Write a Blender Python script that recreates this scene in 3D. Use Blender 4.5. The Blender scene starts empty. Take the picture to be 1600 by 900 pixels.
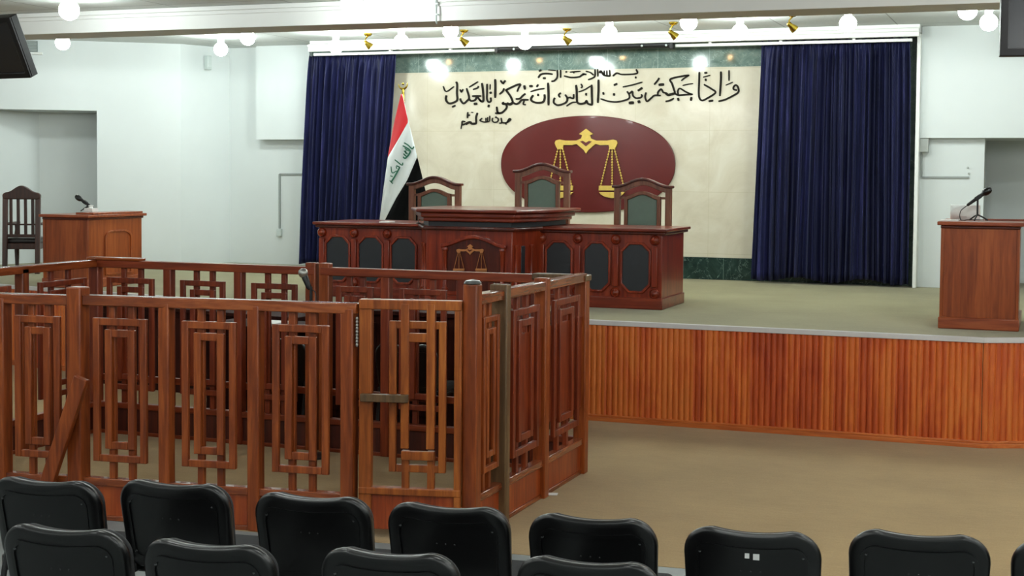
import bpy, bmesh, math, random
from mathutils import Vector, Matrix

random.seed(7)
scene = bpy.context.scene
COL = scene.collection
PI = math.pi

# ------------------------------------------------------------------ camera
F = 2246.0
EYE = 2.05
CY = 377.3
TH, PSI, RO = math.radians(2.667), math.radians(20.70), math.radians(0.462)
fw = Vector((-math.sin(PSI) * math.cos(TH), math.cos(PSI) * math.cos(TH), -math.sin(TH)))
r0 = Vector((math.cos(PSI), math.sin(PSI), 0))
u0 = r0.cross(fw)
rt = r0 * math.cos(RO) + u0 * math.sin(RO)
up = u0 * math.cos(RO) - r0 * math.sin(RO)
CAM = Vector((0, 0, EYE))


def ray(x, y):
    return fw + rt * ((x - 800) / F) + up * ((CY - y) / F)


def at_z(x, y, z):
    d = ray(x, y)
    return CAM + d * ((z - EYE) / d.z)


def at_y(x, y, Y):
    d = ray(x, y)
    return CAM + d * (Y / d.y)


def at_x(x, y, X):
    d = ray(x, y)
    return CAM + d * (X / d.x)


def at_plane(x, y, A, B):
    """point on the vertical plane through plan points A, B"""
    n = Vector((B[1] - A[1], A[0] - B[0], 0))
    d = ray(x, y)
    t = (Vector((A[0], A[1], 0)) - CAM).dot(n) / d.dot(n)
    return CAM + d * t


cd = bpy.data.cameras.new('camera')
cam = bpy.data.objects.new('camera', cd)
COL.objects.link(cam)
cd.sensor_fit = 'HORIZONTAL'
cd.sensor_width = 36
cd.lens = 36 * F / 1600
cd.shift_y = -(450 - CY) / 1600
cd.clip_start = 0.05
cd.clip_end = 100
cam.matrix_world = Matrix(((rt.x, up.x, -fw.x, CAM.x), (rt.y, up.y, -fw.y, CAM.y),
                           (rt.z, up.z, -fw.z, CAM.z), (0, 0, 0, 1)))
scene.camera = cam
vs = scene.view_settings
vs.view_transform = 'Standard'
vs.look = 'None'
vs.gamma = 1
vs.exposure = 0.0
vs.use_curve_mapping = False
w = bpy.data.worlds.new('world')
scene.world = w
w.use_nodes = True
w.node_tree.nodes['Background'].inputs[0].default_value = (0.8, 0.9, 1, 1)
w.node_tree.nodes['Background'].inputs[1].default_value = 0.0
scene.cycles.max_bounces = 6
scene.cycles.diffuse_bounces = 4
scene.cycles.sample_clamp_indirect = 6
scene.cycles.caustics_reflective = False
scene.cycles.use_denoising = True


# --------------------------------------------------------------- materials
def srgb(r, g, b):
    f = lambda c: (c / 255 / 12.92) if c / 255 <= 0.04045 else ((c / 255 + 0.055) / 1.055) ** 2.4
    return (f(r), f(g), f(b), 1)


class NT:
    def __init__(s, name):
        s.m = bpy.data.materials.new(name)
        s.m.use_nodes = True
        s.t = s.m.node_tree
        s.b = s.t.nodes['Principled BSDF']

    def n(s, kind, **kw):
        nd = s.t.nodes.new(kind)
        for k, v in kw.items():
            setattr(nd, k, v)
        return nd

    def l(s, a, b):
        s.t.links.new(a, b)

    def ramp(s, fac, stops):
        r = s.n('ShaderNodeValToRGB')
        els = r.color_ramp.elements
        while len(els) < len(stops):
            els.new(0.5)
        for e, (p, c) in zip(els, stops):
            e.position = p
            e.color = c
        s.l(fac, r.inputs[0])
        return r.outputs[0]

    def coords(s, scale=(1, 1, 1), kind='Object'):
        tc = s.n('ShaderNodeTexCoord')
        mp = s.n('ShaderNodeMapping')
        mp.inputs['Scale'].default_value = scale
        s.l(tc.outputs[kind], mp.inputs[0])
        return mp.outputs[0]

    def noise(s, vec, scale, detail=4, rough=0.55, dist=0.0):
        n = s.n('ShaderNodeTexNoise')
        n.inputs['Scale'].default_value = scale
        n.inputs['Detail'].default_value = detail
        n.inputs['Roughness'].default_value = rough
        n.inputs['Distortion'].default_value = dist
        s.l(vec, n.inputs['Vector'])
        return n.outputs['Fac']

    def math(s, op, a, b=None):
        m = s.n('ShaderNodeMath', operation=op)
        for i, v in enumerate((a, b)):
            if v is None:
                continue
            if isinstance(v, (int, float)):
                m.inputs[i].default_value = v
            else:
                s.l(v, m.inputs[i])
        return m.outputs[0]

    def mix(s, fac, a, b):
        m = s.n('ShaderNodeMix', data_type='RGBA')
        for sock, v in ((m.inputs[0], fac), (m.inputs[6], a), (m.inputs[7], b)):
            if isinstance(v, (int, float)):
                sock.default_value = v
            elif isinstance(v, tuple):
                sock.default_value = v
            else:
                s.l(v, sock)
        return m.outputs[2]

    def bump(s, h, strength, dist=0.01):
        b = s.n('ShaderNodeBump')
        b.inputs['Strength'].default_value = strength
        b.inputs['Distance'].default_value = dist
        s.l(h, b.inputs['Height'])
        s.l(b.outputs[0], s.b.inputs['Normal'])

    def set(s, color=None, rough=0.5, metal=0.0, spec=0.5, coat=0.0, sheen=0.0):
        if color is not None:
            if isinstance(color, tuple):
                s.b.inputs['Base Color'].default_value = color
            else:
                s.l(color, s.b.inputs['Base Color'])
        s.b.inputs['Roughness'].default_value = rough
        s.b.inputs['Metallic'].default_value = metal
        s.b.inputs['Specular IOR Level'].default_value = spec
        s.b.inputs['Coat Weight'].default_value = coat
        s.b.inputs['Sheen Weight'].default_value = sheen
        return s.m


def wood(name, dark, mid, light, grain='Z', rough=0.38, coat=0.15, freq=1.0):
    t = NT(name)
    sc = {'Z': (14, 14, 1.1), 'X': (1.1, 14, 14), 'Y': (14, 1.1, 14)}[grain]
    sc = tuple(c * freq for c in sc)
    v = t.coords(sc)
    a = t.noise(v, 2.2, 6, 0.6, 0.6)
    v2 = t.coords(tuple(c * 0.13 for c in sc))
    b = t.noise(v2, 2.5, 2, 0.5)
    f = t.math('ADD', t.math('MULTIPLY', a, 0.65), t.math('MULTIPLY', b, 0.35))
    c = t.ramp(f, [(0.36, dark), (0.5, mid), (0.64, light)])
    t.bump(a, 0.08, 0.004)
    return t.set(c, rough, 0, 0.1 if rough > 0.7 else 0.38, coat)


def plain(name, c, rough=0.5, metal=0.0, spec=0.5, var=0.0, scale=8.0, coat=0.0, sheen=0.0, bump=0.0):
    t = NT(name)
    v = t.coords()
    f = t.noise(v, scale, 3)
    lo = tuple(x * (1 - var) for x in c[:3]) + (1,)
    hi = tuple(min(1, x * (1 + var)) for x in c[:3]) + (1,)
    col = t.ramp(f, [(0.3, lo), (0.7, hi)])
    if bump:
        t.bump(f, bump, 0.005)
    return t.set(col, rough, metal, spec, coat, sheen)


def emit(name, c, strength):
    t = NT(name)
    t.b.inputs['Emission Color'].default_value = c
    t.b.inputs['Emission Strength'].default_value = strength
    return t.set((0.9, 0.9, 0.9, 1), 0.3)


M = {}
M['wall'] = plain('wall_paint', (0.70, 0.74, 0.737, 1), 0.55, var=0.015, scale=2.0)
M['ceiling'] = None
M['beam'] = plain('beam_paint', (0.70, 0.70, 0.68, 1), 0.6, var=0.02, scale=3)
M['trimwhite'] = plain('trim_white', (0.80, 0.81, 0.78, 1), 0.4, var=0.01)
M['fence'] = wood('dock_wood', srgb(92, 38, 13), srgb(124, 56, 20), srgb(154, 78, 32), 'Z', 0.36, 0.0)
M['fenceback'] = wood('dock_wood_shaded_dark', srgb(84, 30, 14), srgb(110, 42, 18), srgb(134, 58, 26), 'Z', 0.38, 0.0)  # dock wood toned down as shade for back and left runs; darker side boards
M['fencebackx'] = wood('dock_wood_shaded_rail', srgb(92, 36, 16), srgb(120, 50, 24), srgb(144, 66, 32), 'X', 0.34, 0.1)  # rail copy, dimness of the back run put into the colour
M['baseback'] = wood('dock_base_shaded', srgb(52, 18, 11), srgb(70, 25, 14), srgb(88, 34, 18), 'Z', 0.5, 0.0)  # base panels darkened to carry the shade inside the dock
M['deskdark'] = wood('clerk_desk_wood', srgb(32, 11, 8), srgb(44, 16, 11), srgb(56, 22, 14), 'Z', 0.75, 0.0)
M['moulding'] = wood('foot_moulding_wood', srgb(164, 78, 34), srgb(190, 100, 46), srgb(206, 118, 60), 'X', 0.36)
M['gatewood'] = wood('gate_wood', srgb(112, 52, 18), srgb(146, 76, 28), srgb(176, 102, 42), 'Z', 0.36, 0.0)
M['fencex'] = wood('dock_wood_rail', srgb(98, 42, 16), srgb(128, 60, 24), srgb(156, 82, 38), 'X', 0.2, 0.45)
M['fencey'] = wood('dock_wood_side_rail', srgb(92, 38, 16), srgb(122, 56, 24), srgb(150, 78, 38), 'Y', 0.22, 0.35)
M['panelwood'] = wood('dock_base_wood', srgb(108, 40, 13), srgb(138, 56, 19), srgb(160, 74, 28), 'Z', 0.36)
M['olive'] = wood('weathered_wood', srgb(70, 50, 30), srgb(92, 68, 42), srgb(112, 86, 56), 'Z', 0.5)
M['bench'] = wood('bench_wood', srgb(92, 26, 12), srgb(122, 40, 18), srgb(146, 56, 26), 'Z', 0.3, 0.25)
M['benchx'] = wood('bench_wood_slab', srgb(88, 26, 14), srgb(112, 38, 20), srgb(136, 52, 28), 'X', 0.28, 0.3)
M['benchdark'] = wood('bench_dark_wood', srgb(52, 16, 10), srgb(72, 24, 14), srgb(92, 34, 18), 'Z', 0.3, 0.25)
M['lectern'] = wood('lectern_wood', srgb(116, 50, 20), srgb(142, 68, 29), srgb(164, 86, 41), 'Z', 0.34, 0.05, 0.8)
M['lecternx'] = wood('lectern_top_wood', srgb(112, 46, 24), srgb(140, 66, 36), srgb(160, 84, 48), 'X', 0.3, 0.2)
M['lecternedge'] = wood('lectern_edge_wood', srgb(60, 20, 12), srgb(84, 30, 16), srgb(100, 40, 22), 'X', 0.3, 0.2)
M['chairwood'] = wood('judge_chair_wood', srgb(90, 50, 34), srgb(112, 66, 46), srgb(132, 84, 60), 'Z', 0.36, 0.15)
M['darkchair'] = wood('dark_chair_wood', srgb(40, 20, 14), srgb(58, 30, 20), srgb(78, 42, 28), 'Z', 0.35, 0.2)
M['emblemwood'] = plain('pale_carved_wood', srgb(176, 112, 60), 0.4, var=0.1)
M['greenleather'] = plain('green_leather', srgb(88, 106, 94), 0.35, var=0.06, scale=20, bump=0.06)
M['blackleather'] = plain('black_leather', srgb(34, 26, 24), 0.3, var=0.1, scale=30, bump=0.08)
M['vinyl'] = plain('dark_vinyl_panel', srgb(26, 30, 36), 0.45, var=0.08, scale=10)
M['gold'] = plain('gold_paint', srgb(202, 172, 84), 0.35, 0.35, var=0.08, scale=30)
M['brass'] = plain('brass', srgb(190, 160, 60), 0.18, 1.0, var=0.06)
M['maroon'] = plain('maroon_lacquer', srgb(84, 30, 28), 0.16, 0, 0.4, var=0.05, scale=3, coat=0.15)
M['ink'] = plain('black_lettering', srgb(26, 22, 16), 0.7, spec=0.15, var=0.1, scale=10)
M['blackplastic'] = plain('black_plastic', srgb(9, 9, 10), 0.3, spec=0.5, var=0.1, scale=12, bump=0.02)
M['blackmatte'] = plain('black_matte', srgb(20, 20, 22), 0.5, var=0.1, scale=12)
M['blackfabric'] = plain('black_fabric', srgb(26, 26, 28), 0.9, var=0.2, scale=60, bump=0.1)
M['greyframe'] = plain('grey_steel', srgb(110, 112, 112), 0.35, 0.8, var=0.05)
M['screen'] = plain('dark_screen', srgb(32, 32, 36), 0.22, var=0.03)
M['tvbezel'] = plain('tv_bezel', srgb(17, 15, 17), 0.4, spec=0.3, var=0.05)
M['silver'] = plain('silver_mesh', srgb(170, 170, 165), 0.35, 0.8, var=0.2, scale=200)
M['white'] = plain('white_cloth', srgb(230, 232, 230), 0.8, var=0.03, scale=20, bump=0.1)
M['paper'] = plain('white_paper', srgb(236, 236, 232), 0.7, var=0.01)
M['whiteplastic'] = plain('white_plastic', srgb(205, 214, 212), 0.4, var=0.02)
M['greybox'] = plain('grey_paint', srgb(176, 180, 176), 0.5, var=0.03)
M['conduit'] = plain('grey_trunking', srgb(150, 156, 154), 0.5, var=0.03)
M['grille'] = plain('grille_grey', srgb(120, 132, 130), 0.5, var=0.05)
M['flagred'] = plain('flag_red', srgb(206, 20, 32), 0.6, var=0.05, sheen=0.2)
M['flagwhite'] = plain('flag_white', srgb(226, 232, 232), 0.6, var=0.02, sheen=0.2)
M['flagblack'] = plain('flag_black', srgb(10, 10, 11), 0.9, spec=0.1, var=0.1)
M['flaggreen'] = plain('flag_green', srgb(10, 92, 66), 0.6, var=0.1)
M['navy'] = plain('navy_cloth', srgb(22, 26, 62), 0.8, var=0.1, sheen=0.3)
M['nosing'] = plain('aluminium_nosing', srgb(205, 202, 202), 0.4, 0.1, var=0.05, scale=6)
M['chalk'] = plain('white_sticker', srgb(225, 225, 222), 0.6, var=0.03)
M['globe'] = emit('lamp_globe', (0.90, 1.0, 0.97, 1), 150.0)
M['warmbulb'] = emit('warm_bulb', (1.0, 0.62, 0.28, 1), 160.0)


def mat_curtain():
    t = NT('curtain_velvet')
    v = t.coords((6, 6, 0.6))
    f = t.noise(v, 3, 3)
    c = t.ramp(f, [(0.3, srgb(20, 22, 50)), (0.55, srgb(29, 32, 70)), (0.75, srgb(46, 45, 94))])
    m = t.set(c, 0.55, 0, 0.25, 0, 0.12)
    t.b.inputs['Sheen Tint'].default_value = (0.55, 0.6, 1, 1)
    t.b.inputs['Sheen Roughness'].default_value = 0.4
    return m


M['curtain'] = mat_curtain()


def mat_ceiling():
    t = NT('ceiling_tiles')
    tc = t.n('ShaderNodeTexCoord')
    sx = t.n('ShaderNodeSeparateXYZ')
    t.l(tc.outputs['Object'], sx.inputs[0])
    def line(o, step, off):
        fr = t.math('FRACT', t.math('DIVIDE', t.math('ADD', o, off + 100 * step), step))
        return t.math('LESS_THAN', fr, 0.012)
    g = t.math('MAXIMUM', line(sx.outputs[0], 1.2, 0.45), line(sx.outputs[1], 1.2, 0.8))
    n = t.noise(tc.outputs['Object'], 30, 3)
    base = t.ramp(n, [(0.3, (0.60, 0.62, 0.60, 1)), (0.7, (0.66, 0.68, 0.655, 1))])
    c = t.mix(g, base, (0.30, 0.30, 0.28, 1))
    return t.set(c, 0.55)


M['ceiling'] = mat_ceiling()


def mat_carpet(name, c1, c2):
    t = NT(name)
    v = t.coords()
    a = t.noise(v, 90, 3, 0.7)
    b = t.noise(v, 1.3, 4, 0.6)
    v3 = t.coords((3, 40, 3))
    s = t.noise(v3, 1.2, 2, 0.5)
    f = t.math('ADD', t.math('ADD', t.math('MULTIPLY', a, 0.4), t.math('MULTIPLY', b, 0.4)), t.math('MULTIPLY', s, 0.2))
    c = t.ramp(f, [(0.35, c1), (0.65, c2)])
    t.bump(a, 0.25, 0.004)
    return t.set(c, 0.95, 0, 0.1, 0, 0.2)


M['carpet'] = mat_carpet('hall_carpet', srgb(134, 107, 64), srgb(164, 136, 88))
M['stagecarpet'] = mat_carpet('stage_carpet', srgb(116, 109, 76), srgb(144, 137, 100))
M['greyfloor'] = plain('grey_floor_tile', srgb(128, 134, 134), 0.5, var=0.06, scale=14)


def mat_marble(name, stops, scale, vein, rough, tile=None):
    t = NT(name)
    v = t.coords()
    a = t.noise(v, scale, 8, 0.62, 1.2)
    c = t.ramp(a, stops)
    if vein:
        b = t.noise(v, scale * 0.6, 6, 0.6, 2.5)
        d = t.math('ABSOLUTE', t.math('SUBTRACT', b, 0.5))
        ln = t.math('LESS_THAN', d, 0.006)
        c = t.mix(t.math('MULTIPLY', ln, 0.55), c, vein)
    if tile:
        tc = t.n('ShaderNodeTexCoord')
        sx = t.n('ShaderNodeSeparateXYZ')
        t.l(tc.outputs['Object'], sx.inputs[0])
        def ln2(o, step, off):
            fr = t.math('FRACT', t.math('DIVIDE', t.math('ADD', o, off + 100 * step), step))
            return t.math('LESS_THAN', fr, 0.006 / step)
        g = t.math('MAXIMUM', ln2(sx.outputs[0], tile[0], tile[2]), ln2(sx.outputs[2], tile[1], tile[3]))
        c = t.mix(t.math('MULTIPLY', g, 0.5), c, tile[4])
    return t.set(c, rough, 0, 0.28)


M['cream'] = mat_marble('cream_marble', [(0.3, srgb(190, 181, 161)), (0.5, srgb(200, 192, 173)), (0.7, srgb(208, 202, 186))],
                        2.0, None, 0.12, (0.9, 0.72, 0.2, 0.3, srgb(178, 168, 140)))
M['greenmarble'] = mat_marble('green_marble', [(0.3, srgb(84, 104, 98)), (0.52, srgb(112, 131, 124)), (0.72, srgb(136, 148, 138))],
                              5.0, srgb(170, 190, 180), 0.1, (0.62, 5.0, 0.1, 0.3, srgb(180, 196, 188)))
M['darkmarble'] = mat_marble('dark_green_marble', [(0.3, srgb(22, 36, 34)), (0.55, srgb(36, 54, 50)), (0.75, srgb(58, 74, 68))],
                             5.0, srgb(120, 140, 132), 0.18, (0.48, 5.0, 0.25, 0.3, srgb(110, 130, 120)))


def mat_boards():
    """tongue-and-groove facing: each board its own tone, knots here and there"""
    t = NT('stage_boards')
    tc = t.n('ShaderNodeTexCoord')
    sx = t.n('ShaderNodeSeparateXYZ')
    t.l(tc.outputs['Object'], sx.inputs[0])
    idx = t.math('FLOOR', t.math('DIVIDE', sx.outputs[0], 0.094))
    wn = t.n('ShaderNodeTexWhiteNoise', noise_dimensions='1D')
    t.l(idx, wn.inputs['W'])
    idx2 = t.math('FLOOR', t.math('DIVIDE', t.math('ADD', sx.outputs[0], 0.31), 0.66))
    wn2 = t.n('ShaderNodeTexWhiteNoise', noise_dimensions='1D')
    t.l(idx2, wn2.inputs['W'])
    mp = t.n('ShaderNodeMapping')
    mp.inputs['Scale'].default_value = (22, 22, 1.3)
    t.l(tc.outputs['Object'], mp.inputs[0])
    g = t.noise(mp.outputs[0], 1.6, 5, 0.6, 0.8)
    mp2 = t.n('ShaderNodeMapping')
    mp2.inputs['Scale'].default_value = (4, 4, 1.0)
    t.l(tc.outputs['Object'], mp2.inputs[0])
    k = t.noise(mp2.outputs[0], 1.6, 3, 0.5, 1.0)
    f = t.math('ADD', t.math('MULTIPLY', wn.outputs['Value'], 0.17),
               t.math('ADD', t.math('MULTIPLY', g, 0.38),
                      t.math('ADD', t.math('MULTIPLY', k, 0.40), t.math('MULTIPLY', wn2.outputs['Value'], 0.15))))
    c = t.ramp(f, [(0.30, srgb(150, 52, 22)), (0.45, srgb(186, 80, 33)), (0.56, srgb(204, 104, 42)), (0.74, srgb(214, 124, 56))])
    return t.set(c, 0.36, 0, 0.5, 0.2)


M['boards'] = mat_boards()


# ------------------------------------------------------------- mesh builder
class MB:
    def __init__(s):
        s.v, s.f, s.mi = [], [], []

    def add(s, verts, faces, mi=0):
        o = len(s.v)
        s.v += [Vector(p) for p in verts]
        s.f += [tuple(i + o for i in f) for f in faces]
        s.mi += [mi] * len(faces)
        return s

    def hexa(s, p):
        """8 corners: bottom ring 0-3, top ring 4-7"""
        return s.add(p, [(3, 2, 1, 0), (4, 5, 6, 7), (0, 1, 5, 4), (1, 2, 6, 5), (2, 3, 7, 6), (3, 0, 4, 7)])

    def box(s, x0, x1, y0, y1, z0, z1):
        return s.hexa([(x0, y0, z0), (x1, y0, z0), (x1, y1, z0), (x0, y1, z0),
                       (x0, y0, z1), (x1, y0, z1), (x1, y1, z1), (x0, y1, z1)])

    def obar(s, p, q, width, thick, side=None):
        """rectangular bar from p to q; `side` is the width direction"""
        p, q = Vector(p), Vector(q)
        d = (q - p).normalized()
        if side is None:
            side = Vector((0, 0, 1)).cross(d)
            if side.length < 1e-4:
                side = Vector((1, 0, 0))
        side = Vector(side)
        side = (side - d * side.dot(d)).normalized()
        o = d.cross(side).normalized()
        a, b = side * width / 2, o * thick / 2
        return s.hexa([p - a - b, p + a - b, p + a + b, p - a + b, q - a - b, q + a - b, q + a + b, q - a + b])

    def prism(s, poly, fn0, fn1, mi=0):
        """polygon (2D) swept between two maps fn0 / fn1"""
        n = len(poly)
        vs_ = [fn0(*p) for p in poly] + [fn1(*p) for p in poly]
        fs = [tuple(range(n))[::-1], tuple(range(n, 2 * n))]
        fs += [(i, (i + 1) % n, n + (i + 1) % n, n + i) for i in range(n)]
        return s.add(vs_, fs, mi)

    def xz(s, poly, y0, y1, mi=0):
        return s.prism(poly, lambda x, z: (x, y0, z), lambda x, z: (x, y1, z), mi)

    def xy(s, poly, z0, z1, mi=0):
        return s.prism(poly, lambda x, y: (x, y, z0), lambda x, y: (x, y, z1), mi)

    def ring(s, outer, inner, y0, y1):
        n = len(outer)
        vs_ = [(x, y0, z) for x, z in outer] + [(x, y0, z) for x, z in inner] + \
              [(x, y1, z) for x, z in outer] + [(x, y1, z) for x, z in inner]
        fs = []
        for i in range(n):
            j = (i + 1) % n
            fs += [(i, j, n + j, n + i), (2 * n + i, 3 * n + i, 3 * n + j, 2 * n + j),
                   (i, 2 * n + i, 2 * n + j, j), (n + i, n + j, 3 * n + j, 3 * n + i)]
        return s.add(vs_, fs)

    def lathe(s, prof, centre, axis=(0, 0, 1), seg=20):
        """profile [(radius, height)] about `axis` from `centre`"""
        c = Vector(centre)
        a = Vector(axis).normalized()
        e = Vector((1, 0, 0)) if abs(a.x) < 0.9 else Vector((0, 1, 0))
        u = (e - a * e.dot(a)).normalized()
        v = a.cross(u)
        o = len(s.v)
        vs_ = []
        for r, h in prof:
            for k in range(seg):
                t = 2 * PI * k / seg
                vs_.append(c + a * h + (u * math.cos(t) + v * math.sin(t)) * max(r, 1e-5))
        fs = []
        for i in range(len(prof) - 1):
            for k in range(seg):
                k2 = (k + 1) % seg
                fs.append((i * seg + k, i * seg + k2, (i + 1) * seg + k2, (i + 1) * seg + k))
        fs.append(tuple(range(seg))[::-1])
        fs.append(tuple((len(prof) - 1) * seg + k for k in range(seg)))
        return s.add(vs_, fs)

    def sphere(s, c, r, seg=16, rings=10, sz=1.0):
        pr = [(r * math.sin(PI * i / rings), -r * sz * math.cos(PI * i / rings)) for i in range(rings + 1)]
        return s.lathe(pr, c, (0, 0, 1), seg)

    def tube(s, pts, r, seg=10):
        pts = [Vector(p) for p in pts]
        vs_, fs = [], []
        pu = None
        for i, p in enumerate(pts):
            d = (pts[min(i + 1, len(pts) - 1)] - pts[max(i - 1, 0)]).normalized()
            if pu is None:
                e = Vector((0, 0, 1)) if abs(d.z) < 0.9 else Vector((1, 0, 0))
                pu = (e - d * e.dot(d)).normalized()
            pu = (pu - d * pu.dot(d)).normalized()
            pv = d.cross(pu)
            rr = r[i] if isinstance(r, (list, tuple)) else r
            for k in range(seg):
                t = 2 * PI * k / seg
                vs_.append(p + (pu * math.cos(t) + pv * math.sin(t)) * rr)
        for i in range(len(pts) - 1):
            for k in range(seg):
                k2 = (k + 1) % seg
                fs.append((i * seg + k, i * seg + k2, (i + 1) * seg + k2, (i + 1) * seg + k))
        fs.append(tuple(range(seg))[::-1])
        fs.append(tuple((len(pts) - 1) * seg + k for k in range(seg)))
        return s.add(vs_, fs)

    def grid(s, rows):
        """rows of points -> quads"""
        n = len(rows[0])
        vs_ = [p for r in rows for p in r]
        fs = []
        for i in range(len(rows) - 1):
            for k in range(n - 1):
                fs.append((i * n + k, i * n + k + 1, (i + 1) * n + k + 1, (i + 1) * n + k))
        return s.add(vs_, fs)

    def build(s, name, mat, parent=None, bevel=0.0, seg=2, smooth=35, solid=0.0, sub=0):
        """link as one object; with a parent the vertices are world coordinates made local to it"""
        me = bpy.data.meshes.new(name)
        off = Vector((0, 0, 0))
        if parent is not None:
            p = parent
            while p is not None:
                off += p.location
                p = p.parent
        me.from_pydata([v - off for v in s.v], [], s.f)
        bm = bmesh.new()
        bm.from_mesh(me)
        bmesh.ops.recalc_face_normals(bm, faces=bm.faces)
        bm.to_mesh(me)
        bm.free()
        mats = mat if isinstance(mat, list) else [mat]
        for m in mats:
            me.materials.append(m)
        if len(mats) > 1:
            for p, i in zip(me.polygons, s.mi):
                p.material_index = i
        o = bpy.data.objects.new(name, me)
        COL.objects.link(o)
        if parent is not None:
            o.parent = parent
        if smooth:
            me.polygons.foreach_set('use_smooth', [True] * len(me.polygons))
            me.set_sharp_from_angle(angle=math.radians(smooth))
        if solid:
            md = o.modifiers.new('solid', 'SOLIDIFY')
            md.thickness = solid
            md.offset = 0
        if bevel:
            md = o.modifiers.new('bevel', 'BEVEL')
            md.width = bevel
            md.segments = seg
            md.limit_method = 'ANGLE'
            md.angle_limit = math.radians(40)
        if sub:
            md = o.modifiers.new('sub', 'SUBSURF')
            md.levels = sub
            md.render_levels = sub
        return o


def thing(name, label, cat, loc, group=None):
    o = bpy.data.objects.new(name, None)
    COL.objects.link(o)
    o.location = loc
    o.empty_display_size = 0.1
    o['label'] = label
    o['category'] = cat
    if group:
        o['group'] = group
    return o


def tag(o, label, cat, group=None):
    o['label'] = label
    o['category'] = cat
    if group:
        o['group'] = group
    return o


def struct(o):
    o['kind'] = 'structure'
    return o


def dup(root, loc, rotz, label, group=None):
    r = root.copy()
    COL.objects.link(r)
    r.location = loc
    r.rotation_euler = (0, 0, rotz)
    r['label'] = label
    if group:
        r['group'] = group
    for ch in list(root.children):
        c = ch.copy()
        COL.objects.link(c)
        c.parent = r
        for g in list(ch.children):
            d = g.copy()
            COL.objects.link(d)
            d.parent = c
    return r


def catmull(pts, n=6):
    if len(pts) < 3:
        return [Vector(p) for p in pts]
    P = [Vector(p) for p in pts]
    P = [P[0] * 2 - P[1]] + P + [P[-1] * 2 - P[-2]]
    out = []
    for i in range(1, len(P) - 2):
        a, b, c, d = P[i - 1:i + 3]
        for k in range(n):
            t = k / n
            out.append(0.5 * ((2 * b) + (c - a) * t + (2 * a - 5 * b + 4 * c - d) * t * t + (3 * b - a - 3 * c + d) * t ** 3))
    out.append(P[-2])
    return out
# ================================================================ the setting
S = 0.84          # stage height
YS = 11.43        # stage front
YW = 16.55        # marble wall
RC = (-0.49, YS)  # right corner of the stage front
LC = (-6.0, YS)
RE = (5.0, YS + 5.49 * 0.42)
LE = (-14.6, YS + 8.6 * 0.2)


def gl(x):        # edge of the carpet
    return 7.006 + (x + 5.128) * 0.078


mb = MB().xy([(-15, -4.2), (5.3, -4.2), (5.3, gl(5.3)), (-15, gl(-15))], -0.2, 0.0)
struct(mb.build('floor', M['greyfloor']))
mb = MB().xy([(-15, gl(-15)), (5.3, gl(5.3)), (5.3, 13.9), RC, LC, (-15, 13.4)], -0.2, 0.002)
struct(mb.build('floor_carpet', M['carpet']))

# stage: platform, boarded front, nosing, foot moulding
mb = MB().xy([LE, LC, RC, RE, (5.3, 19), (-15, 19), (-15, 13.2)], 0.0, S)
stage = struct(mb.build('stage_platform', M['stagecarpet']))


def boarded(a, b):
    """row of narrow beaded boards from plan point a to b"""
    a, b = Vector((a[0], a[1], 0)), Vector((b[0], b[1], 0))
    d = (b - a).normalized()
    n = Vector((d.y, -d.x, 0))
    L = (b - a).length
    P = 0.047
    prof = []
    k = 0
    while k * P < L:
        s0 = k * P
        for q, dep in ((0.0, 0.012), (0.004, 0.016), (0.012, 0.0215), (0.024, 0.024), (0.036, 0.0215), (0.044, 0.016)):
            if s0 + q < L:
                prof.append((s0 + q, dep))
        k += 1
    prof.append((L, 0.012))
    m = MB()
    m.grid([[a + d * s + n * t + Vector((0, 0, z)) for s, t in prof] for z in (0.03, 0.42, S - 0.03)])
    return m


def run(pts, y0, z0, z1, m=None):
    """solid strip along a plan polyline, projecting y0 in front"""
    m = m or MB()
    for a, b in zip(pts[:-1], pts[1:]):
        a, b = Vector((a[0], a[1], 0)), Vector((b[0], b[1], 0))
        d = (b - a).normalized()
        n = Vector((d.y, -d.x, 0))
        A, B = a - d * 0.008, b + d * 0.008
        p = [A + n * y0, B + n * y0, B - n * 0.02, A - n * 0.02]
        m.hexa([(q.x, q.y, z0) for q in p] + [(q.x, q.y, z1) for q in p])
    return m


for a, b in ((LE, LC), (LC, RC), (RC, RE)):
    struct(boarded(a, b).build('stage_facing', M['boards'], stage, smooth=30))
struct(run([LE, LC, RC, RE], 0.034, S - 0.036, S + 0.004).build('stage_nosing', M['nosing'], stage, bevel=0.004))
struct(run([LE, LC, RC, RE], 0.036, 0.0, 0.035).build('stage_foot_moulding', M['moulding'], stage, bevel=0.004))
struct(run([LE, LC, RC, RE], 0.03, 0.035, 0.055).build('stage_foot_moulding', M['moulding'], stage, bevel=0.004))

# back wall: green marble, cream panel, dark base
xl, xr = -9.06, -1.44
struct(MB().box(xl, xr, YW + 0.02, YW + 0.3, S, 3.75).build('wall_back', M['greenmarble']))
zt = at_y(900, 109, YW).z
zb = at_y(1120, 402.5, YW).z
struct(MB().box(xl, xr - 0.25, YW - 0.012, YW + 0.03, zb, zt).build('wall_panel', M['cream'], bevel=0.003))
struct(MB().box(xl, xr - 0.25, YW - 0.02, YW + 0.03, S, zb).build('baseboard_back', M['darkmarble'], bevel=0.003))
struct(MB().box(xr - 0.012, xr + 0.03, 16.27, YW + 0.1, S, 3.75).build('trim_1', M['trimwhite'], bevel=0.006))

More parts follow.
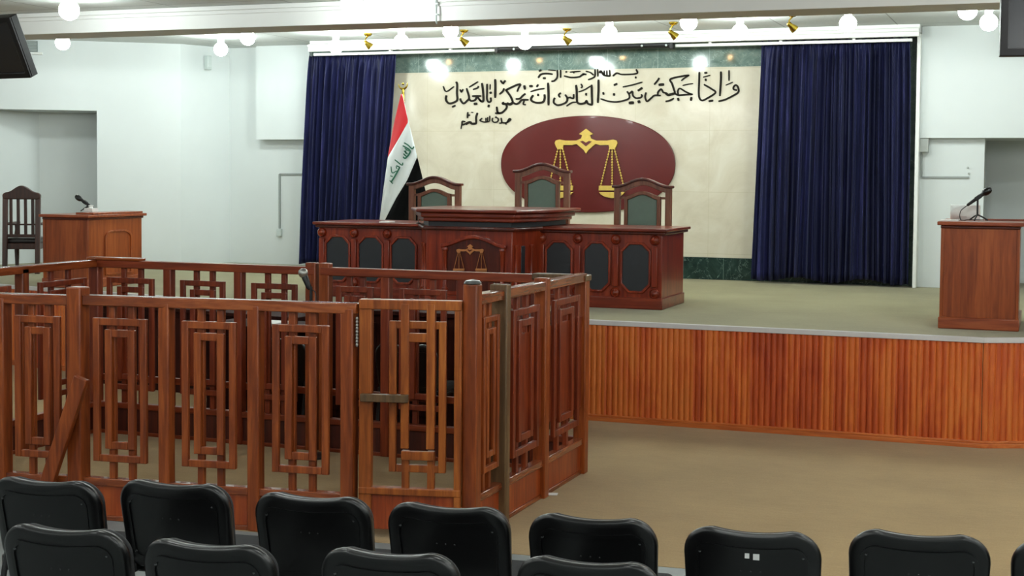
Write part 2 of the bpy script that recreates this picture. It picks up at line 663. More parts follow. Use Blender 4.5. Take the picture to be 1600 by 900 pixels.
# right of the marble: pier, upper wall, deep opening
YR = 16.35
px_ = at_y(1537, 300, YR + 0.12).x
zs = at_y(1500, 215.5, YR).z
struct(MB().box(xr + 0.02, 5.2, YR, YR + 0.3, zs, 3.75).build('wall_right_upper', M['wall']))
struct(MB().box(xr + 0.02, px_, YR + 0.12, YR + 0.45, S, zs + 0.05).build('wall_right_pier', M['wall']))
struct(MB().box(px_ - 0.4, 5.2, YR + 1.3, YR + 1.5, S, 3.75).build('wall_right_recess', M['wall']))
struct(MB().box(px_ - 0.4, 5.2, YR + 0.28, YR + 1.5, zs, zs + 0.1).build('ceiling_right_recess', M['wall']))
# left of the marble: recess and its lintel box
struct(MB().box(-10.5, xl, YW + 0.12, YW + 0.35, S, 3.75).build('wall_left_recess', M['wall']))
xb = at_y(400, 150, YW - 0.05).x
zs2 = at_y(440, 218, YW - 0.05).z
struct(MB().box(xb, xl + 0.01, YW - 0.05, YW + 0.2, zs2, 3.75).build('wall_left_lintel', M['wall']))
# pier with a return towards the marble
A = Vector((-11.47, 15.33, 0))
B = Vector((-10.62, 15.94, 0))
C_ = Vector((-10.33, YW + 0.15, 0))
D_ = (B - A).normalized()
N_ = Vector((D_.y, -D_.x, 0))          # towards the hall
mb = MB().xy([(A.x, A.y), (B.x, B.y), (C_.x, C_.y), (C_.x - 0.6, C_.y + 0.2), ((A - N_ * 0.4).x, (A - N_ * 0.4).y)], S, 3.75)
struct(mb.build('wall_left_pier', M['wall'], smooth=0))
zn = at_plane(146, 173, A, B).z
E_ = A - D_ * 4.2
mb = MB().xy([(E_.x, E_.y), (A.x, A.y), ((A - N_ * 0.3).x, (A - N_ * 0.3).y), ((E_ - N_ * 0.3).x, (E_ - N_ * 0.3).y)], zn, 3.75)
struct(mb.build('wall_left_upper', M['wall'], smooth=0))
A2, B2 = A - N_ * 0.75, B - N_ * 0.75
k = at_plane(62, 300, A2, B2)
K = Vector((k.x, k.y, 0))
mb = MB().xy([(K.x, K.y), (B2.x, B2.y), ((B2 - N_ * 0.2).x, (B2 - N_ * 0.2).y), ((K - N_ * 0.2).x, (K - N_ * 0.2).y)], S, 3.75)
struct(mb.build('wall_left_niche', M['wall'], smooth=0))
K2 = at_plane(-70, 300, A, B)
K2 = Vector((K2.x, K2.y, 0))
mb = MB().xy([(K.x, K.y), (K2.x, K2.y), ((K2 - D_ * 0.3).x, (K2 - D_ * 0.3).y), ((K - D_ * 0.6).x, (K - D_ * 0.6).y)], S, zn + 0.02)
struct(mb.build('wall_left_return', M['wall'], smooth=0))
p = [K2 - D_ * 0.01, A - N_ * 0.0, A - N_ * 0.95, K - N_ * 0.2 - D_ * 0.01]
struct(MB().xy([((K2 - D_ * 3).x, (K2 - D_ * 3).y), ((A - N_ * 0.28).x, (A - N_ * 0.28).y), ((A - N_ * 0.9).x, (A - N_ * 0.9).y), ((K - N_ * 0.2 - D_ * 3).x, (K - N_ * 0.2 - D_ * 3).y)], zn, zn + 0.1).build('ceiling_left_niche', M['wall'], smooth=0))
q0, q1 = K2 - D_ * 0.0, E_
mb = MB().xy([(q1.x, q1.y), (q0.x, q0.y), ((q0 - N_ * 0.25).x, (q0 - N_ * 0.25).y), ((q1 - N_ * 0.25).x, (q1 - N_ * 0.25).y)], 0.0, zn + 0.01)
struct(mb.build('wall_left_lower', M['wall'], smooth=0))
# outer walls of the hall
struct(MB().box(-15, -14.6, -4.2, 15, 0, 3.8).build('wall_left', M['wall']))
struct(MB().box(5.0, 5.3, -4.2, 19, 0, 3.8).build('wall_right', M['wall']))
struct(MB().box(-15, 5.3, -4.4, -4.0, 0, 3.8).build('wall_front', M['wall']))
struct(MB().box(-15, 5.3, 18.9, 19.2, 0, 3.8).build('wall_far', M['wall']))
# ceilings and beam
ZC, ZH = 3.70, 3.57
struct(MB().box(-15, 5.3, -4.2, YS, ZH, ZH + 0.2).build('ceiling', M['ceiling']))
struct(MB().box(-15, 5.3, YS + 0.4, 19, ZC, ZC + 0.2).build('ceiling_stage', M['ceiling']))
beam = struct(MB().box(-15, 5.3, YS, YS + 0.47, 3.365, 3.8).build('ceiling_beam', M['beam'], bevel=0.006))
struct(MB().box(-15, 5.3, YS - 0.025, YS + 0.02, 3.525, 3.568).build('trim_2', M['beam'], bevel=0.006))
struct(MB().box(-15, 5.3, YS - 0.012, YS + 0.02, 3.49, 3.526).build('trim_3', M['beam'], bevel=0.006))
# cornice over the curtains
YC = 16.02
z0 = 0.5 * (at_y(1300, 57, YC).z + at_y(640, 79.5, YC).z)
zct = 0.5 * (at_y(1300, 44, YC).z + at_y(640, 68.5, YC).z)
xc = at_y(481, 80, YC).x
cor = struct(MB().box(xc, xr + 0.03, YC, YC + 0.05, z0, zct).build('trim_4', M['trimwhite'], bevel=0.006))
struct(MB().box(xc, xr + 0.03, YC - 0.015, YC + 0.03, (z0 + zct) / 2 + 0.005, zct + 0.004).build('trim_5', M['trimwhite'], bevel=0.008))
struct(MB().box(xc, xr + 0.03, YC + 0.05, YW + 0.05, z0 + 0.05, ZC).build('trim_6', M['trimwhite']))

# curtain track (white), the black roller screen under the cornice
YT = 16.13
tr = thing('curtain_track', 'white curtain track running along under the cornice above the marble wall', 'curtain track', (-5, YT, z0 - 0.02))
xs0, xs1 = at_y(777, 79, 16.08).x - 0.03, at_y(1050, 67, 16.08).x + 0.03
for ra_, rb_ in ((xc + 0.03, xs0), (xs1, xr - 0.05)):
    MB().box(ra_, rb_, YT - 0.02, YT + 0.02, z0 - 0.045, z0 - 0.012).build('rail', M['trimwhite'], tr, bevel=0.004)
for q in range(9):
    x = xc + 0.3 + q * 0.8
    if xs0 - 0.03 < x < xs1 + 0.03:
        continue
    MB().box(x - 0.015, x + 0.015, YT - 0.03, YT + 0.02, z0 - 0.015, z0 + 0.055).build('bracket', M['trimwhite'], tr)
a, b = at_y(777, 79, 16.08), at_y(1050, 67, 16.08)
zz = (a.z + b.z) / 2
sc_ = thing('hanging_screen', 'long black rolled-up projector screen hanging under the white cornice', 'projector screen', (a.x, 16.08, zz))
MB().lathe([(0.036, 0), (0.036, (b.x - a.x))], (a.x, 16.08, zz), (1, 0, 0), 20).build('housing', M['blackmatte'], sc_, bevel=0.004)
for x in (a.x, b.x):
    MB().box(x - 0.02, x + 0.02, 16.035, 16.125, zz - 0.05, zz + 0.07).build('end_cap', M['blackmatte'], sc_, bevel=0.006)
for u, v in ((803, 79), (1003, 71), (1041, 68)):
    q = at_y(u, v, 16.04)
    MB().sphere((q.x, 16.035, zz - 0.01), 0.014).build('clip', M['whiteplastic'], sc_)


# ================================================================== curtains
def curtain(x0t, x1t, x0b, x1b, zt_, zb_, y, seed, folds, ripple):
    rnd = random.Random(seed)
    cuts = [0.0]
    while cuts[-1] < folds:
        cuts.append(cuts[-1] + rnd.uniform(0.5, 1.7))
    amp = [rnd.uniform(0.55, 1.2) for _ in cuts]
    tot = cuts[-1]
    NX, NZ = int(folds * 14), 26
    rows = []
    for j in range(NZ + 1):
        v = j / NZ                    # 0 top .. 1 bottom
        z = zt_ + (zb_ - zt_) * v
        row = []
        for i in range(NX + 1):
            u = i / NX * tot
            q = max(k for k, c in enumerate(cuts[:-1]) if c <= u + 1e-6)
            t = (u - cuts[q]) / (cuts[q + 1] - cuts[q])
            a = amp[q]
            g = min(1, v / 0.09)
            fold = (math.sin(2 * PI * t) + 0.3 * math.sin(4 * PI * t + q)) * 0.062 * a * (0.25 + 0.75 * g) * (0.85 + 0.3 * v)
            fold += 0.016 * math.sin(6 * PI * t + q * 1.7) * g
            head = math.sin(u * 2 * PI * 2.3 + seed) * 0.014 * (1 - g * 0.8)
            sway = 0.012 * math.sin(u * 0.9 + v * 3 + seed) * v
            x = x0t + (x1t - x0t) * i / NX + ((x0b - x0t) * (1 - i / NX) + (x1b - x1t) * i / NX) * v ** 0.8
            x += 0.012 * math.sin(2 * PI * t + 1.0) * g + sway
            zz_ = z
            if j == 0:
                zz_ += 0.012 * math.sin(u * 2 * PI * 0.8 + seed)
            if j == NZ:
                zz_ += ripple * (0.5 + 0.5 * math.sin(u * 0.7 + seed * 2))
            row.append((x, y - fold + head, zz_))
        rows.append(row)
    return MB().grid(rows)


YCU = 16.3
l0, l1 = at_y(484, 87, YCU), at_y(619, 86, YCU)
l2 = at_y(470, 415, YCU)
mb = curtain(l0.x, l1.x, l2.x, l1.x - 0.16, (l0.z + l1.z) / 2 + 0.01, S + 0.03, YCU, 3, 14, 0.03)
tag(mb.build('curtain', M['curtain'], None, solid=0.006, smooth=80),
    'dark navy pleated curtain hanging behind the striped flag', 'curtain', 'navy stage curtains')
l0, l1 = at_y(1190, 66, YCU), at_y(1421, 61, YCU)
l2, l3 = at_y(1174, 440, YCU), at_y(1419, 449, YCU)
mb = curtain(l0.x, l1.x, l2.x, l3.x, (l0.z + l1.z) / 2 + 0.01, S + 0.025, YCU, 8, 21, 0.05)
tag(mb.build('curtain', M['curtain'], None, solid=0.006, smooth=80),
    'wide dark navy pleated curtain hanging beside the white right-hand wall', 'curtain', 'navy stage curtains')

# ============================================================= wall lettering
YL = YW - 0.012


def strokes(lines, ox, oy, sc, wpx, y=None, plane=None, thick=0.012, lift=0.001, name='calligraphy', mat=None, parent=None):
    m = MB()
    for item in lines:
        pts, wd = item
        if len(pts) == 2:
            a, b = pts
            path = [Vector((a[0], a[1], 0)) * (1 - t) + Vector((b[0], b[1], 0)) * t for t in (0, .2, .4, .6, .8, 1)]
        else:
            path = catmull([(p[0], p[1], 0) for p in pts], 6)
        n = len(path)
        Lp, Rp = [], []
        for i, p in enumerate(path):
            d = (path[min(i + 1, n - 1)] - path[max(i - 1, 0)])
            if d.length < 1e-6:
                d = Vector((1, 0, 0))
            d.normalize()
            o = Vector((-d.y, d.x, 0))
            e = min(i, n - 1 - i)
            h = wd * wpx / 2 * (0.72 if e == 0 else 0.95 if e == 1 else 1.0)
            Lp.append(p + o * h)
            Rp.append(p - o * h)
        for i in range(n - 1):
            quad = [Lp[i], Lp[i + 1], Rp[i + 1], Rp[i]]
            f, k_ = [], []
            for q in quad:
                X, Y_ = ox + q.x / sc, oy + q.y / sc
                w_ = at_y(X, Y_, y)
                f.append((w_.x, y - lift - thick, w_.z))
                k_.append((w_.x, y - lift, w_.z))
            m.hexa(k_ + f)
    return m


Z1 = [([(345, 190), (370, 260), (365, 450), (375, 600), (330, 660), (200, 700), (130, 660), (105, 590), (120, 510)], 38),
      ([(40, 295), (115, 420), (295, 305)], 26), ([(330, 745), (250, 785)], 34),
      ([(435, 370), (470, 440)], 30), ([(510, 365), (465, 440)], 30),
      ([(590, 345), (650, 560), (600, 640), (520, 700), (460, 640), (440, 580)], 36),
      ([(720, 530), (930, 525)], 40), ([(830, 550), (790, 620), (700, 640), (650, 600)], 36), ([(850, 550), (900, 620), (950, 650)], 32),
      ([(650, 320), (860, 190)], 28), ([(870, 290), (850, 335), (740, 375)], 32),
      ([(950, 220), (975, 400), (985, 620), (945, 655), (890, 610)], 40), ([(760, 715), (840, 705)], 50),
      ([(1070, 240), (1070, 450), (1070, 600), (1110, 670), (1160, 640), (1155, 560)], 34),
      ([(1145, 250), (1140, 380)], 20), ([(1130, 460), (1180, 440)], 45), ([(1085, 755), (1130, 765)], 55),
      ([(1260, 130), (1265, 300), (1260, 570)], 42)]
Z2 = [([(185, 85), (240, 160)], 34), ([(300, 85), (240, 170)], 34), ([(270, 270), (240, 340), (160, 410)], 34),
      ([(660, 170), (560, 195), (340, 300), (330, 330), (420, 460), (480, 600)], 38), ([(665, 175), (610, 260), (575, 350)], 30),
      ([(740, 200), (760, 300)], 45), ([(860, 220), (940, 215)], 45), ([(1070, 180), (1030, 240)], 34),
      ([(890, 350), (1050, 300), (1215, 275)], 28),
      ([(1215, 410), (1220, 500), (1180, 590), (1050, 610), (940, 580), (900, 520), (950, 430)], 40),
      ([(1045, 425), (1085, 425)], 50), ([(1300, 140), (1310, 400), (1310, 670)], 42),
      ([(770, 395), (700, 450), (640, 510), (540, 520)], 36), ([(840, 540), (690, 545), (620, 610), (550, 640), (490, 610)], 38),
      ([(740, 560), (720, 640), (780, 655)], 28), ([(480, 600), (410, 645), (330, 620)], 50),
      ([(270, 600), (240, 630), (320, 640)], 46),
      ([(320, 650), (330, 720), (270, 800), (190, 850), (120, 830), (95, 700)], 36), ([(190, 850), (60, 855)], 40)]
Z3 = [([(700, 480), (690, 580), (620, 560), (610, 540)], 34), ([(610, 560), (550, 560), (500, 490)], 34),
      ([(550, 560), (545, 640), (480, 700), (330, 740), (240, 690), (235, 620), (260, 565)], 36),
      ([(400, 450), (350, 500), (380, 560)], 34),
      ([(755, 265), (770, 400), (775, 620), (790, 680), (860, 710), (960, 690), (1000, 640), (1030, 700), (1100, 725), (1130, 700), (1125, 500), (1120, 260)], 40),
      ([(760, 670), (660, 680), (530, 765)], 28), ([(870, 240), (900, 300), (870, 340)], 28),
      ([(810, 430), (950, 380), (1100, 290)], 24), ([(970, 485), (1010, 485)], 55), ([(1280, 140), (1280, 400), (1265, 690)], 40)]
Z4 = [([(750, 460), (800, 540), (800, 620), (700, 670), (500, 710), (300, 690), (130, 635)], 32),
      ([(880, 450), (800, 520)], 34), ([(880, 460), (890, 560), (960, 620), (1060, 610), (1100, 570), (1080, 530)], 34),
      ([(420, 535), (470, 535)], 52), ([(190, 480), (200, 540)], 34), ([(520, 280), (440, 320)], 40),
      ([(650, 360), (880, 310), (1110, 245)], 28), ([(1110, 375), (1075, 400), (1000, 450)], 40),
      ([(790, 735), (910, 725)], 60), ([(1000, 715), (1060, 695)], 60)]
Z5 = [([(145, 590), (125, 700), (170, 800), (270, 720), (350, 660), (490, 665)], 34),
      ([(420, 640), (430, 580), (500, 515), (550, 590), (600, 600)], 34), ([(600, 600), (660, 650), (720, 640), (830, 610)], 50),
      ([(1160, 190), (1000, 210), (720, 280), (760, 400), (830, 620)], 36), ([(1150, 195), (1040, 260), (970, 320)], 28),
      ([(830, 620), (900, 655), (1080, 645), (1240, 635)], 36), ([(900, 640), (890, 560), (940, 500), (1080, 580), (1230, 640)], 32),
      ([(1000, 430), (1130, 400), (1250, 385)], 24), ([(440, 415), (570, 405)], 55), ([(455, 250), (420, 310), (335, 410)], 34),
      ([(800, 730), (700, 780), (600, 805)], 34), ([(890, 720), (910, 790)], 40), ([(1210, 700), (1195, 790)], 44)]
Z6 = [([(195, 110), (190, 300), (180, 600), (200, 730), (260, 780), (360, 740), (570, 600), (480, 510), (300, 405)], 36),
      ([(310, 135), (380, 130)], 40), ([(280, 235), (450, 190)], 24), ([(320, 300), (365, 295)], 50), ([(410, 800), (520, 780)], 44),
      ([(700, 100), (700, 300), (675, 680)], 40), ([(890, 70), (890, 320)], 30), ([(810, 425), (980, 350)], 22),
      ([(1080, 540), (1000, 520), (1000, 460), (1050, 420), (1100, 470), (1110, 580), (1000, 660), (800, 760), (640, 800)], 36)]
Z7 = [([(290, 180), (280, 350)], 40), ([(350, 260), (300, 270)], 40), ([(380, 185), (440, 190)], 25),
      ([(560, 200), (520, 320), (520, 480), (480, 510)], 48), ([(500, 500), (400, 500), (350, 460), (270, 490), (230, 520)], 60),
      ([(230, 500), (140, 530), (140, 440), (220, 450)], 40), ([(125, 500), (100, 650)], 26),
      ([(690, 350), (630, 410), (740, 455), (890, 440)], 36), ([(790, 340), (790, 440)], 30), ([(840, 320), (840, 440)], 30),
      ([(900, 280), (895, 440)], 30),
      ([(1090, 310), (1060, 330), (1130, 360), (1120, 440), (1030, 465), (970, 420), (980, 340)], 34),
      ([(1215, 340), (1230, 470), (1160, 490)], 36), ([(1230, 470), (1340, 480), (1420, 440), (1480, 390), (1440, 370), (1380, 470)], 40),
      ([(1350, 480), (1350, 530)], 30)]
Z8 = [([(1545, 80), (1550, 145), (1340, 160), (1250, 140), (1190, 185)], 22), ([(1525, 205), (1550, 205)], 28),
      ([(990, 140), (1010, 110), (1060, 170), (1150, 185)], 26), ([(1060, 100), (1060, 170)], 18), ([(1100, 95), (1100, 175)], 18),
      ([(1140, 90), (1150, 185)], 18), ([(960, 80), (965, 190)], 20), ([(920, 80), (920, 180), (880, 215), (815, 240)], 20),
      ([(900, 170), (850, 130), (780, 110)], 20), ([(770, 150), (720, 170), (680, 195), (560, 205), (450, 180)], 22),
      ([(790, 160), (730, 150)], 24), ([(700, 110), (540, 125)], 18), ([(590, 130), (610, 130)], 24), ([(480, 110), (490, 130)], 24),
      ([(400, 90), (400, 210)], 22), ([(350, 90), (350, 195), (310, 250), (260, 265)], 22), ([(210, 90), (330, 100)], 16),
      ([(280, 155), (180, 145), (100, 160), (60, 210)], 24), ([(110, 90), (70, 110)], 24), ([(130, 215), (175, 215)], 26)]
m = MB()
for Z, ox, oy in ((Z1, 690, 115), (Z2, 770, 120), (Z3, 850, 115), (Z4, 930, 112), (Z5, 1000, 105), (Z6, 1080, 105)):
    q = strokes(Z, ox, oy, 15.0, 1.2, YL)
    m.add(q.v, q.f)
tag(m.build('calligraphy_inscription', M['ink'], smooth=0), 'large line of black Arabic calligraphy across the top of the cream wall', 'wall lettering')
tag(strokes(Z8, 835, 100, 9.697, 1.15, YL).build('calligraphy_inscription', M['ink'], smooth=0),
    'small upper line of Arabic lettering just under the green marble band', 'wall lettering')
tag(strokes(Z7, 715, 165, 17.78, 1.05, YL).build('calligraphy_inscription', M['ink'], smooth=0),
    'short Arabic phrase below the left end of the large calligraphy', 'wall lettering')

# ======================================================= oval plaque, emblem
oc = at_y(920, 256, YL)
ol, orr = at_y(784, 256, YL).x, at_y(1056, 256, YL).x
ot, ob = at_y(920, 181, YL).z, at_y(920, 332, YL).z
ox_, oz_ = (ol + orr) / 2, (ot + ob) / 2
ra, rb = (orr - ol) / 2, (ot - ob) / 2
oval = []
for k in range(96):
    t = 2 * PI * k / 96
    c, s_ = math.cos(t), math.sin(t)
    e = 2 / 2.18
    oval.append((ox_ + ra * math.copysign(abs(c) ** e, c), oz_ + rb * math.copysign(abs(s_) ** e, s_)))
pl = thing('oval_plaque', 'large maroon oval plaque with golden scales of justice on the cream wall', 'plaque', (ox_, YL, oz_))
MB().xz(oval, YL - 0.035, YL - 0.001).build('plate', M['maroon'], pl, bevel=0.008)


def emblem(fx, y, parent, mat, insetmat, th, mirror_full=True):
    """scales of justice; fx maps emblem units (zoom pixels) to world at depth y"""
    right = [(620, 135), (665, 170), (692, 190), (660, 202), (670, 235), (720, 255), (830, 255), (890, 244), (925, 255), (936, 280), (922, 318),
             (905, 340), (855, 340), (846, 300), (760, 302), (715, 290), (645, 350), (620, 388)]
    left = [(1240 - x, z) for x, z in right][::-1][1:-1]
    poly = [fx(*q) for q in right + left]
    MB().xz(poly, y - th, y).build('balance_beam', mat, parent, bevel=0.003 if th > 0.012 else 0)
    inset = [(560, 264), (590, 258), (620, 276), (650, 258), (680, 264), (622, 312), (618, 312)]
    MB().xz([fx(*q) for q in inset], y - th - 0.004, y - th + 0.004).build('beam_inset', insetmat, parent, smooth=0)
    for cx in (880, 360):
        for dx in (-1, 0, 1):
            p0, p1 = fx(cx + dx * 24, 340), fx(cx + dx * 116, 715)
            m = MB()
            nb = 14
            dr = abs(fx(0, 0)[0] - fx(9.5, 0)[0])
            for i in range(nb + 1):
                t = i / nb
                m.sphere((p0[0] * (1 - t) + p1[0] * t, y - th * 0.6, p0[1] * (1 - t) + p1[1] * t), dr, 8, 6)
            m.tube([(p0[0], y - th * 0.5, p0[1]), (p1[0], y - th * 0.5, p1[1])], dr * 0.4, 6)
            m.build('chain', mat, parent)
        bar = [(cx - 130, 708), (cx + 130, 708), (cx + 126, 756), (cx - 134, 756)]
        bowl = [(cx - 130, 772), (cx + 130, 772), (cx + 112, 796), (cx + 70, 820), (cx, 834), (cx - 70, 820), (cx - 112, 796)]
        m = MB().xz([fx(*q) for q in bar], y - th, y)
        m.xz([fx(*q) for q in bowl], y - th * 1.2, y)
        m.build('pan', mat, parent, bevel=0.003 if th > 0.012 else 0)


def fx_big(u, v):
    w_ = at_y(820 + u / 6.428, 180 + v / 6.428, YL - 0.035)
    return (w_.x, w_.z)


emblem(fx_big, YL - 0.0355, pl, M['gold'], M['maroon'], 0.022)
# ============================================================ judges' bench
YB = 12.56
zT = 1.572           # wing top
jb = thing('judges_bench', 'long carved judges bench with dark panels and a raised centre, on the stage', 'bench', (-5.05, YB + 0.4, S))
XL0, XL1 = at_y(499, 400, YB).x, at_y(657, 400, YB).x
XR0, XR1 = at_y(848, 400, YB).x, at_y(1034, 420, YB).x
CXF0, CXF1 = at_y(666, 400, 12.1).x, at_y(800, 400, 12.1).x
YBK = 13.36


def octo(x0, x1, z0, z1, c):
    return [(x0 + c, z0), (x1 - c, z0), (x1, z0 + c), (x1, z1 - c), (x1 - c, z1), (x0 + c, z1), (x0, z1 - c), (x0, z0 + c)]


def rosette(x, y, z, r, parent):
    m = MB().lathe([(r, 0), (r, 0.012), (r * 0.8, 0.022), (r * 0.72, 0.016), (r * 0.45, 0.02), (r * 0.3, 0.034), (0.002, 0.038)],
                   (x, y, z), (0, -1, 0), 18)
    m.build('rosette', M['bench'], parent, smooth=50)


def wing(x0, x1, cols, knobs):
    MB().box(x0, x1, YB, YBK, S + 0.10, zT - 0.04).build('cabinet', M['bench'], jb, bevel=0.004)
    MB().box(x0 - 0.012, x1 + 0.012, YB - 0.02, YBK + 0.012, S, S + 0.105).build('plinth', M['benchx'], jb, bevel=0.008)
    for a, b in cols:
        za, zb_ = 1.005, 1.425
        oc_ = octo(a - 0.022, b + 0.022, za - 0.022, zb_ + 0.022, 0.075)
        ic = octo(a, b, za, zb_, 0.068)
        MB().ring(oc_, ic, YB - 0.02, YB + 0.004).build('panel_moulding', M['bench'], jb, bevel=0.006)
        MB().xz(octo(a - 0.004, b + 0.004, za - 0.004, zb_ + 0.004, 0.07), YB - 0.007, YB + 0.01).build('dark_panel', M['vinyl'], jb, bevel=0.004)
    for x in knobs:
        rosette(x, YB - 0.004, 1.468, 0.046, jb)
        rosette(x, YB - 0.004, 0.985, 0.046, jb)
        MB().box(x - 0.03, x + 0.03, YB - 0.022, YB + 0.004, 1.04, 1.41).build('pilaster', M['bench'], jb, bevel=0.008)


def bx(u):
    return at_y(u, 410, YB).x


wing(XL0, XL1 + 0.02, [(bx(511), bx(545)), (bx(562), bx(597)), (bx(613), bx(649))], [bx(503.5), bx(553.5), bx(605)])
wing(XR0 - 0.02, XR1, [(bx(855), bx(892)), (bx(914), bx(951)), (bx(973), bx(1014))], [bx(846), bx(902.5), bx(962), bx(1023)])
# wing tops with a moulded edge
for a, b in ((XL0 - 0.05, CXF0 - 0.1), (CXF1 - 0.0, XR1 + 0.06)):
    MB().box(a, b, YB - 0.055, YBK + 0.04, zT - 0.028, zT).build('worktop', M['benchx'], jb, bevel=0.008)
    MB().box(a + 0.02, b - 0.02, YB - 0.035, YBK + 0.02, zT - 0.055, zT - 0.027).build('top_moulding', M['benchdark'], jb, bevel=0.01)
# raised centre
cpl = [(XL1, YB + 0.02), (CXF0, 12.1), (CXF1, 12.1), (XR0, YB + 0.02), (XR0, 13.3), (XL1, 13.3)]


def grow(poly, d):
    cx = sum(p[0] for p in poly) / len(poly)
    out = []
    n = len(poly)
    for i in range(n):
        a, b, c = Vector(poly[i - 1]), Vector(poly[i]), Vector(poly[(i + 1) % n])
        e1, e2 = (b - a).normalized(), (c - b).normalized()
        n1, n2 = Vector((e1.y, -e1.x)), Vector((e2.y, -e2.x))
        bi = (n1 + n2)
        bi = bi / max(0.3, bi.dot(n1)) if bi.length > 1e-6 else n1
        q = b + bi * d
        out.append((q.x, q.y))
    return out


MB().xy(cpl, S + 0.1, zT - 0.03).build('centre_cabinet', M['bench'], jb, bevel=0.006)
MB().xy(grow(cpl, 0.015), S, S + 0.1).build('plinth', M['benchx'], jb, bevel=0.006)
MB().xy(grow(cpl, 0.04), zT - 0.035, zT + 0.0).build('waist_moulding', M['benchdark'], jb, bevel=0.012)
MB().xy(grow(cpl, -0.02), zT, zT + 0.05).build('recessed_band', M['vinyl'], jb)
MB().xy(grow(cpl, 0.03), zT + 0.045, zT + 0.085).build('cornice_moulding', M['benchx'], jb, bevel=0.012)
MB().xy(grow(cpl, 0.055), zT + 0.08, 1.70).build('cornice_moulding', M['benchx'], jb, bevel=0.014)
MB().xy(grow(cpl, 0.10), 1.70, 1.730).build('raised_worktop', M['benchx'], jb, bevel=0.01)
# centre front: arched moulding, small columns, carved scales
YF = 12.1


def cf(u, v):
    w_ = at_y(u, v, YF)
    return (w_.x, w_.z)


arch_t, arch_b = [], []
xa, xb2 = cf(690, 380)[0], cf(792, 380)[0]
for i in range(25):
    t = i / 24
    x = xa + (xb2 - xa) * t
    z = 1.395 + 0.085 * (0.5 - 0.5 * math.cos(2 * PI * t)) ** 0.9
    arch_t.append((x, z + 0.018))
    arch_b.append((x, z - 0.018))
MB().xz(arch_t + arch_b[::-1], YF - 0.03, YF + 0.01).build('arch_moulding', M['bench'], jb, bevel=0.008)
MB().xz([(xa + 0.05, 0.98), (xb2 - 0.05, 0.98)] + [(x, z - 0.005) for x, z in arch_b[::-1] if xa + 0.05 <= x <= xb2 - 0.05], YF - 0.006, YF + 0.01).build('arch_panel', M['benchdark'], jb)
for x in (xa + 0.04, xb2 - 0.04):
    MB().lathe([(0.028, 0), (0.03, 0.02), (0.02, 0.035), (0.018, 0.2), (0.02, 0.36), (0.03, 0.375), (0.028, 0.395)], (x, YF - 0.012, 0.985), (0, 0, 1), 14).build('column', M['bench'], jb)


def fx_small(u, v):
    w_ = at_y(735.5 + (u - 620) * 0.0672, 381.5 + (v - 135) * 0.0665, YF)
    return (w_.x, w_.z)


em = MB()
emblem(fx_small, YF - 0.007, jb, M['emblemwood'], M['benchdark'], 0.012)
# narrow dark slots on the splayed sides
for u0, a, b in ((0, Vector((CXF1, 12.1, 0)), Vector((XR0, YB + 0.02, 0))), (1, Vector((CXF0, 12.1, 0)), Vector((XL1, YB + 0.02, 0)))):
    d = (b - a).normalized()
    n = Vector((d.y, -d.x, 0)) if u0 == 0 else Vector((-d.y, d.x, 0))
    c = a + d * 0.17
    q = []
    for z in (0.98, 1.40):
        for s_, t_ in ((-0.03, 0.004), (0.03, 0.004), (0.03, -0.01), (-0.03, -0.01)):
            e = c + d * s_ + n * t_
            q.append((e.x, e.y, z))
    MB().hexa(q).build('dark_slot', M['vinyl'], jb, bevel=0.002)
    for s_ in (0.06, 0.3):
        e = a + d * s_ + n * 0.0
        MB().lathe([(0.025, 0), (0.028, 0.02), (0.018, 0.035), (0.018, 0.4), (0.026, 0.42), (0.026, 0.44)], (e.x, e.y, 0.97), (0, 0, 1), 12).build('column', M['bench'], jb)

# small things lying on the bench
q = at_y(603, 347, YB + 0.1)
tag(MB().box(q.x - 0.04, q.x + 0.07, YB + 0.03, YB + 0.16, zT + 0.001, zT + 0.012).build('paper_pad', M['paper'], bevel=0.002),
    'small white paper pad on the left end of the judges bench', 'paper')
mx = at_y(653, 345, YB + 0.05).x
mk = thing('bench_microphone', 'tiny gooseneck microphone at the corner of the raised bench centre', 'microphone', (mx, YB + 0.06, zT))
MB().lathe([(0.02, 0), (0.02, 0.008), (0.01, 0.012)], (mx, YB + 0.06, zT), (0, 0, 1), 14).build('base', M['blackmatte'], mk)
MB().tube([(mx, YB + 0.06, zT + 0.01), (mx, YB + 0.065, zT + 0.05), (mx + 0.005, YB + 0.08, zT + 0.075)], 0.004).build('gooseneck', M['greyframe'], mk)


